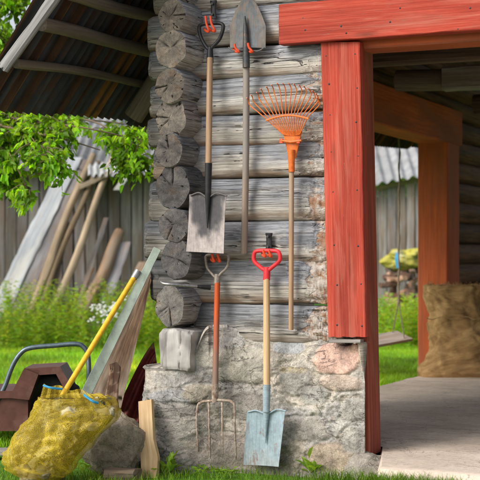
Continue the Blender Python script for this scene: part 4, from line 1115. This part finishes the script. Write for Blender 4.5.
# leaning poles
poles = [ # base px,py, top px,py, width m, kind, label, thick
    ((-16, 345), (73, 158), .27, 'plank', M_BIRCH, 'widest whitish squared beam leaning on the plank shed', .10, (1, 1, 1)),
    ((4, 345), (84, 160), .20, 'plank', M_SHED, 'dark grey board standing in for the shaded side of the whitish beam', .05, (.75, .75, .78)),  # the beam's shaded side, put in as a darker board
    ((18, 330), (92, 155), .060, 'tube', M_POLE, 'long brownish cream pole with bark streaks leaning on the shed', .06, (.85, .8, .72)),
    ((26, 340), (98, 162), .045, 'tube', M_POLE, 'thin dull brown pole leaning between two paler ones', .06, (.55, .5, .42)),
    ((42, 340), (116, 152), .052, 'tube', M_POLE, 'palest slender pole leaning on the shed, nearest the log corner', .06, (1.1, 1.06, .98)),
    ((44, 330), (66, 222), .10, 'plank', M_OLD, 'short brown slat leaning behind the long poles', .03, (.8, .75, .7)),
    ((58, 312), (92, 268), .085, 'plank', M_BARK, 'rusty brown narrow board leaning low behind the weeds', .03, (1.0, .75, .55)),
    ((72, 330), (121, 232), .095, 'tube', M_BARK, 'thick short brown log leaning on the shed', .06, (1.25, 1.15, 1.0)),
    ((92, 325), (125, 242), .17, 'plank', M_SHED, 'short grey plank leaning right beside the thick brown log', .04, (1.05, 1.05, 1.1)),
    ((30, 340), (70, 196), .13, 'plank', M_OLD, 'dark brown plank leaning behind the two long poles', .03, (.6, .52, .45)),
    ((66, 335), (106, 218), .07, 'plank', M_SHED, 'thin grey slat leaning left of the thick brown log', .03, (.9, .88, .85)),
    ((-2, 350), (40, 290), .05, 'tube', M_BARK, 'short mossy branch leaning low in the weeds', .06, (1.0, .9, .7)),
    ((108, 312), (145, 262), .19, 'plank', M_OLD, 'short wide brown board leaning nearest the log corner', .04, (1.0, .85, .7)),
]
for (bp, tp, w, kind, mat, lab, th, col) in poles:
    d0 = 17.3 if w > .1 else 17.1; d1 = 19.05; n = 24
    hh = (257-tp[1])/F*19+1.07
    d1 = lerp(18.0, 19.1, min(1, hh/2.3))
    base = wz(bp[0], max(bp[1], 333)); base = wd(bp[0], bp[1], 17.4); base.z = -.02; top = wd(tp[0], tp[1], d1)
    m = MB()
    if kind == 'tube':
        pts = [base.lerp(top, k/n)+RT*(.02*math.sin(k*.35+bp[0])) for k in range(n+1)]
        tube(m, pts, [w*lerp(1.15, .75, k/n) for k in range(n+1)], 14, nz=.14, nsc=12, col=col)
        m.build('leaning_pole', mat)
        o = COL.objects[-1]
        tag(o, lab, 'pole', 'poles and boards leaning on the plank shed')
    else:
        plank(m, base, top, RT*w, FW*th+V((0, 0, th*.3)), 24, .012, w1=.92, col=col, bev=.1)
        if w > .25:   # its shaded narrow side is the separate dark grey board
            pass
        tag(m.build('leaning_board', mat), lab, 'board', 'poles and boards leaning on the plank shed')

# what shows through the side opening
T, a, L = shed(340, 440, 21.5, -.1, 2.05, 'pale grey plank shed with corrugated roof seen through the side opening', slope=.35, tone=1.35, pitch=.15)
m = MB()
def rs2(i, j):
    t = i/10; s = j/120; p = a+RT*(L*s)-FW*.3+FW*(3*t); p.z = lerp(2.12, 2.42, s)+1.5*t+.025*math.cos(s*L/.16*6.28)
    c = .62+.4*fbm(int(s*L/.9)*3.1, 0, 0); return (p, (s*L, t*3, 0), (c, c, c))
m.grid(11, 121, rs2); m.build('roof', M_SHEETR, T)
m = MB(); plank(m, a+V((0, 0, 2.03))-FW*.05, a+RT*L+V((0, 0, 2.40))-FW*.05, (0, 0, .07), FW*.03, 20, .006, col=(.9, .9, .7)); m.build('eave_board', M_POLE, T)
# scrap heap with yellow tarp
m = MB()
for k in range(70):
    p = wd(U(388, 424), 0, U(18.3, 19.4)); p.z = U(.15, .88)
    r = U(.06, .14); d = V((U(-1, 1), U(-1, 1), U(-.5, .5))).normalized(); x_, y_ = frame(d); c = random.choice([(.9, .6, .5), (.7, .7, .7), (1.6, 1.3, 1.1), (.5, .4, .35)])
    plank(m, p-d*r, p+d*r, x_*U(.05, .16), y_*U(.04, .1), 3, .01, bev=.2, col=c)
tag(m.build('scrap_heap', M_SCRAP), 'heap of broken bricks and timber under the yellow tarp', 'scrap heap')
m = MB()
rock(m, wd(405, 257, 18.8)+V((0, 0, -.03)), (.27, .25, .13), 5, 34, .5, (1, 1, 1), 1.1); 
tag(m.build('tarp', M_YTARP, sharp=None), 'crumpled yellow tarp on top of the scrap heap', 'tarp')
m = MB(); tube(m, curve([wd(398, 253, 18.45), wd(397, 259, 18.42), wd(398.5, 268, 18.4)], 4), .03, 8, nz=.3); tag(m.build('blue_bottle', M_BLUE), 'small blue plastic piece hanging on the heap under the yellow tarp', 'plastic scrap')
# swing
SWD = 11.75
T = thing('swing', 'wooden plank swing hanging on twisted ropes outside the side opening', 'swing', wd(391, 345, SWD))
m = MB(); p0 = wd(404.5, 336.0, 11.95); ax_ = (V((-.50, -.84, -.10))).normalized(); sd_ = V((ax_.y, -ax_.x, .28)).normalized(); tn_ = ax_.cross(sd_).normalized(); 
plank(m, p0, p0+ax_*.75, sd_*.22, tn_*.028, 16, .001, bev=.12, col=(1.9, 1.85, 1.8)); m.build('seat', M_OLD, T)
for e in (.07, .55):
    c = p0+ax_*e; kn = c+V((0, 0, .31))+sd_*.0; top = V((kn.x+.01, kn.y, 2.46))
    m = MB()
    for s_ in (-1, 1): tube(m, curve([kn, kn.lerp(c+sd_*(s_*.085), .5)+V((0, 0, .01)), c+sd_*(s_*.085)+V((0, 0, .0))], 4), .0055, 6)
    tube(m, [kn.lerp(top, k/50)+V((.004*math.sin(k*.9), .003*math.cos(k), 0)) for k in range(51)], [.008*(1+.25*math.sin(k*2.1)) for k in range(51)], 7)
    rock(m, kn, (.014, .014, .025), 2, 8, .2)
    m.build('rope', M_ROPE, T)

# ================================================================== VEGETATION
import array
class Leaves(MB):
    def leaf(s, p, d, nrm, L, W_, c, curl=.15, seg=1):
        a = d.normalized(); b = a.cross(nrm)
        if b.length < 1e-3: return
        b.normalize(); nn = b.cross(a)
        pts = [p, p+a*(L*.3)+b*(W_*.48)+nn*(W_*.18), p+a*(L*.72)+b*(W_*.36)+nn*(W_*.14-curl*L*.3), p+a*L-nn*(curl*L), p+a*(L*.72)-b*(W_*.36)+nn*(W_*.14-curl*L*.3), p+a*(L*.3)-b*(W_*.48)+nn*(W_*.18), p+a*(L*.5)-nn*(curl*L*.25)]
        i = len(s.v)
        for q in pts: s.vert(q, q, c)
        for t in ((0, 1, 6), (1, 2, 6), (2, 3, 6), (3, 4, 6), (4, 5, 6), (5, 0, 6)): s.face([i+k for k in t])
    def blade(s, p, h, w, lean, c):
        i = len(s.v); t = U(0, 6.28); b = V((math.cos(t), math.sin(t), 0))*w
        m_ = p+V((lean.x*.35, lean.y*.35, h*.6)); e = p+V((lean.x, lean.y, h))
        for q in (p-b, p+b, m_+b*.7, m_-b*.7, e): s.vert(q, q, c)
        s.face((i, i+1, i+2, i+3)); s.face((i+3, i+2, i+4))
def rc(a=.6, b=1.5, warm=.3):
    k = U(a, b); w = U(0, warm); return (k*(1+w*1.6), k*(1+.25*w), k*(1-w*.5))
def rdir(zb=0): return V((random.gauss(0, 1), random.gauss(0, 1), random.gauss(0, 1)+zb)).normalized()

def tree(name, label, cat, base, trunk_pts, r0, branches, leafL, nleaf, mat, dens_r=.16, apples=0, colr=(.6, 1.5), group=None, tw=5, gap=0):
    T = thing(name, label, cat, base, group)
    m = MB(); tp = curve(trunk_pts, 8); tube(m, tp, [lerp(r0, r0*.35, k/(len(tp)-1)) for k in range(len(tp))], 14, nz=.15, nsc=15)
    for br in branches:
        cp = curve(br, 6); tube(m, cp, [lerp(r0*.14, .004, (k/(len(cp)-1))**.5) for k in range(len(cp))], 7, nz=.1)
    LV = Leaves(); tws = []
    for br in branches:
        cp = curve(br, 6); n = len(cp)
        for k in range(int(n*.25), n):
            if mn.noise(cp[k]*3.5) < -.6+gap*1.6 and gap: continue
            for _ in range(tw):
                p = cp[k]+rdir()*.02; d = rdir(-.25)*U(.4, 1)*dens_r; q = p+d+V((0, 0, -.25*dens_r)); tws.append((p, p.lerp(q, .5)+V((0, 0, .02)), q))
    for t3 in tws:
        tube(m, t3, [.0035, .0028, .0015], 4, cap=False)
    for t3 in tws:
        clump = U(*colr)
        for _ in range(nleaf):
            t = U(.15, 1.05); p = t3[0].lerp(t3[2], t)+rdir()*.015
            d = (rdir(-.7)+(t3[2]-t3[0]).normalized()*.6); k = clump*U(.75, 1.25); w = U(0, .35)
            LV.leaf(p, d, rdir(1.2), leafL*U(.5, 1.35), leafL*U(.45, .7), (k*(1+w*1.5), k*(1+.2*w), k*(1-w*.4)), U(.05, .3))
    m.build('trunk', M_BARK, T); LV.build('crown', mat, T, smooth=False)
    for k in range(apples):
        t3 = random.choice(tws); a = MB(); p = t3[2]+V((0, 0, -.03)); rock(a, p, (.026, .026, .024), k, 10, .05); a.build('apple', M_APPLE, T)
    return T
def B(*pts): return [wd(*p) for p in pts]
brs = []
hub = wd(-150, 20, 9.8)
# low drooping limbs that reach across under the eave
spec = [((-60, 95, 9.6), (0, 115, 9.4), (40, 122, 9.2), (85, 128, 9.1), (140, 140, 9.2)),
        ((-60, 110, 9.4), (-5, 125, 9.2), (30, 140, 9.0), (58, 160, 8.9)),
        ((-60, 120, 9.3), (-10, 140, 9.1), (15, 165, 9.0), (28, 190, 9.0)),
        ((-50, 110, 9.8), (10, 118, 9.8), (60, 118, 9.7), (110, 122, 9.8), (150, 128, 9.9)),
        ((-60, 100, 9.3), (10, 128, 9.1), (60, 138, 9.1), (100, 150, 9.2)),
        ((-60, 130, 9.5), (-20, 150, 9.4), (0, 168, 9.4), (10, 178, 9.4)),
        ((-20, 100, 9.7), (40, 112, 9.7), (100, 124, 9.6), (128, 150, 9.5), (138, 160, 9.5)),
        ((-20, 112, 9.5), (25, 120, 9.4), (45, 138, 9.3), (52, 150, 9.3)),
        ((-40, 60, 9.9), (10, 80, 10.1), (60, 100, 10.2), (120, 118, 10.3), (150, 122, 10.3)),
        ((-90, 0, 9.8), (-40, -5, 9.8), (0, 5, 9.8), (30, 12, 9.9)),
        ((-90, 20, 9.6), (-30, 25, 9.6), (0, 35, 9.6), (20, 45, 9.7)),
        ((-90, 30, 9.9), (-40, -30, 9.9), (0, -20, 9.9), (40, -10, 10)),
        ((-100, 50, 9.6), (-50, 50, 9.6), (-10, 55, 9.6), (15, 60, 9.7)),
        ((-100, 60, 9.7), (-60, 70, 9.7), (-20, 80, 9.7), (10, 90, 9.8)),
        ]
for s_ in spec: brs.append([hub.lerp(wd(*s_[0]), .0)]+B(*s_))
for k in range(14):
    e = hub+V((U(-2.2, .3), U(-1.2, 2.0), U(-.4, 2.4))); brs.append([hub, hub.lerp(e, .5)+V((0, 0, .25)), e])
base = V((hub.x, hub.y, 0))
tree('apple_tree', 'leafy apple tree reaching in under the roof eave, bright green with small apples', 'apple tree', base, [base+V((0, 0, -.1)), base+V((.05, 0, 1)), base+V((-.05, .05, 2)), hub+V((0, 0, .2))], .14, brs, .055, 9, M_LEAF, .18, 7, (.3, 1.8), tw=7, gap=.22)
# trees beyond the shed
for k, (px, dep, h, lab) in enumerate([(-40, 27, 6.5, 'broad green tree beyond the shed at the edge of the garden'), (60, 29, 6.0, 'rounder tree beyond the middle of the long shed'), (150, 28, 6.5, 'tree beyond the shed hidden mostly by the log corner'), (400, 30, 6, 'tree rising beyond the shed seen through the side opening')]):
    b_ = wd(px, 257, dep); b_.z = 0; hb = b_+V((0, 0, 2.4)); brs = []
    for q in range(22):
        t = U(0, 6.28); r = U(.5, 2.3); e = hb+V((math.cos(t)*r, math.sin(t)*r, U(-.6, h-2.8)*(1-r*.15))); brs.append([hb+V((0, 0, U(0, 1))), hb.lerp(e, .5)+V((0, 0, .2)), e])
    tree('garden_tree', lab, 'tree', b_, [b_, b_+V((.1, 0, 1.2)), hb, hb+V((0, 0, 1.5))], .16, brs, .17, 5, M_LEAF, .5, 0, (.35, 1.1), 'trees beyond the sheds', tw=4)

# lawn blades
def lawn(n, fn, hmin, hmax, w, name='grass', cr=(.6, 1.4), label='short green lawn grass growing across the garden'):
    m = Leaves()
    for _ in range(n):
        p = fn()
        if p is None: continue
        h = U(hmin, hmax)*(1.6 if p.z > .03 else 1); k = U(*cr)*(1+.6*fbm(p.x*1.1, p.y*1.1, 0)); y = U(0, .5)**1.5+max(0, .6*fbm(p.x*.7, p.y*.7, 5))
        m.blade(p, h, w, V((random.gauss(0, h*.4), random.gauss(0, h*.4), 0)), (k*(1+y*1.6), k*(1+y*.2), k))
    return tag(m.build(name, M_GRASS, smooth=False), label, 'grass', kind='stuff')
def inyard(p): return not (-3.3 < p.x < 1.6 and -.25 < p.y < 7.1)
def f1():
    p = wd(U(-40, 175), 257, U(7.4, 19.2)); p.z = 0; return p if inyard(p) else None
def f2():
    p = wd(U(372, 428), 257, U(11, 20)); p.z = 0; return p if p.x < -3.3 else None
lawn(42000, f1, .03, .075, .004); lawn(26000, f2, .03, .085, .004)
def f3():          # along the foot of the wall and the near ground
    px = U(-20, 500); p = wz(px, U(462, 492)); p.z = -.005
    if px > 372: p = V((p.x, -.455-abs(random.gauss(0, .04)), .05))
    elif px > 140 and p.y > -.10 and p.x > -3.0: return None
    return p if fbm(p.x*3, p.y*3, 2) > -.28 or random.random() < .3 else None
lawn(6500, f3, .015, .05, .0018, 'grass', (.25, .85), 'short dull grass growing along the foot of the stone wall')

# weedy undergrowth in front of the leaning poles, and behind the swing
def weeds(n, fn, hr, leafL, name, label, colr=(.5, 1.4)):
    m = Leaves()
    for _ in range(n):
        p = fn(); h = U(*hr); lean = V((random.gauss(0, .12), random.gauss(0, .12), 1))*h; k0 = U(*colr); w = U(0, .4)
        nl = int(h/.028)
        for q in range(nl):
            t = (q+U(0, 1))/nl; c = (k0*U(.8, 1.2)*(1+w*1.6), k0*U(.9, 1.15), k0*.9)
            a = U(0, 6.28); d = V((math.cos(a), math.sin(a), U(-.1, .8)))
            m.leaf(p+lean*t, d, V((0, 0, 1)), leafL*U(.6, 1.3)*(1.1-t*.5), leafL*U(.25, .45), c, U(.1, .4))
    return tag(m.build(name, M_WEED, smooth=False), label, 'undergrowth', kind='stuff')
def g1():
    while True:
        px = U(-30, 165); d = U(15.2, 18.6); p = wd(px, 257, d); p.z = 0
        if fbm(px*.05, d*.7, 4) > -.15 or random.random() < .35: return p
weeds(800, g1, (.22, .80), .085, 'undergrowth', 'tangled green weeds growing in front of the leaning poles', (.55, 1.5))
def g2(): p = wd(U(380, 432), 257, U(15.2, 18.0)); p.z = 0; return p
weeds(230, g2, (.18, .62), .10, 'undergrowth', 'bright green nettles growing in front of the scrap heap', (.7, 1.7))
# white flowers
T = thing('flowering_plant', 'low weed with clusters of small white flowers behind the yellow pole', 'plant', wz(95, 345))
m = Leaves(); fl = MB()
for k in range(16):
    b_ = wd(U(88, 122), 257, U(14.6, 15.4)); b_.z = 0; h = U(.34, .62); top = b_+V((U(-.05, .05), 0, h))
    tube(m, [b_, b_.lerp(top, .5), top], .004, 4, cap=False, col=(.6, .8, .5))
    for q in range(9): m.leaf(b_.lerp(top, U(.1, .9)), rdir(.2), V((0, 0, 1)), .08, .03, rc(.6, 1.3))
    for q in range(7): rock(fl, top+V((U(-.06, .06), U(-.05, .05), U(-.03, .03))), (.016, .016, .010), q, 5, .2)
m.build('stems', M_WEED, T, smooth=False); fl.build('blossoms', M_FLOWER, T)
# broadleaf weeds in the near grass
def weedplant(px, py, n, L, lab, up=.5):
    b_ = wz(px, py); m = Leaves()
    for k in range(n):
        a = U(0, 6.28); d = V((math.cos(a), math.sin(a), U(.1, 1)*up)); s = b_+V((U(-.03, .03), U(-.03, .03), U(0, .02)))
        m.leaf(s+d*U(0, .03), d, V((0, 0, 1)), L*U(.6, 1.2), L*U(.3, .5), rc(.5, 1.3, .2), U(.05, .35))
    tag(m.build('weed', M_WEED, smooth=False), lab, 'weed', 'weeds at the foot of the wall')
weedplant(97, 470, 34, .055, 'broad leaved weed growing between the net bag and the wood chunk', .9)
weedplant(168, 474, 30, .06, 'upright weed growing just right of the pale offcut board', 2.6)
weedplant(204, 474, 26, .045, 'low rosette weed growing under the left tines of the fork', .7)
weedplant(224, 475, 26, .045, 'low rosette weed growing under the right tines of the fork', .7)
weedplant(313, 474, 24, .07, 'tall grassy tuft at the foot of the brown stone', 3.0)
weedplant(30, 474, 24, .05, 'small weed at the bottom of the yellow net bag', .8)

# ================================================================== LIGHT, WORLD, CAMERA
SUN = V((-.42, -.72, .62)).normalized()
w = bpy.data.worlds.new('World'); bpy.context.scene.world = w; w.use_nodes = True
nt = w.node_tree; nt.nodes.clear()
sky = nt.nodes.new('ShaderNodeTexSky'); sky.sky_type = 'NISHITA'; sky.sun_disc = False
sky.sun_elevation = math.asin(SUN.z); sky.sun_rotation = math.atan2(SUN.x, SUN.y)
sky.air_density = 1.0; sky.dust_density = 4.0; sky.ozone_density = 1.0
hs = nt.nodes.new('ShaderNodeHueSaturation'); hs.inputs['Saturation'].default_value = .4; hs.inputs['Value'].default_value = 1.45
bg = nt.nodes.new('ShaderNodeBackground'); bg.inputs[1].default_value = .15
wo = nt.nodes.new('ShaderNodeOutputWorld')
nt.links.new(sky.outputs[0], hs.inputs['Color']); nt.links.new(hs.outputs[0], bg.inputs[0]); nt.links.new(bg.outputs[0], wo.inputs[0])
ld = bpy.data.lights.new('sun', 'SUN'); ld.energy = 1.9; ld.angle = R(26); ld.color = (1, .96, .90)
lo = bpy.data.objects.new('sun', ld); COL.objects.link(lo); lo.rotation_euler = (-SUN).to_track_quat('-Z', 'Y').to_euler()
cd = bpy.data.cameras.new('camera'); cam = bpy.data.objects.new('camera', cd); COL.objects.link(cam)
cam.location = CAM; cam.rotation_euler = (math.pi/2, 0, TH); cd.sensor_width = 36; cd.lens = 36*F/480; cd.shift_y = 17/480
cd.clip_end = 2000; cd.clip_start = .05; cd.dof.use_dof = True; cd.dof.focus_distance = 6.85; cd.dof.aperture_fstop = 4.6
sc = bpy.context.scene; sc.camera = cam
sc.view_settings.view_transform = 'Standard'; sc.view_settings.look = 'None'; sc.view_settings.exposure = 0
sc.cycles.max_bounces = 8; sc.cycles.transparent_max_bounces = 24; sc.cycles.use_denoising = True
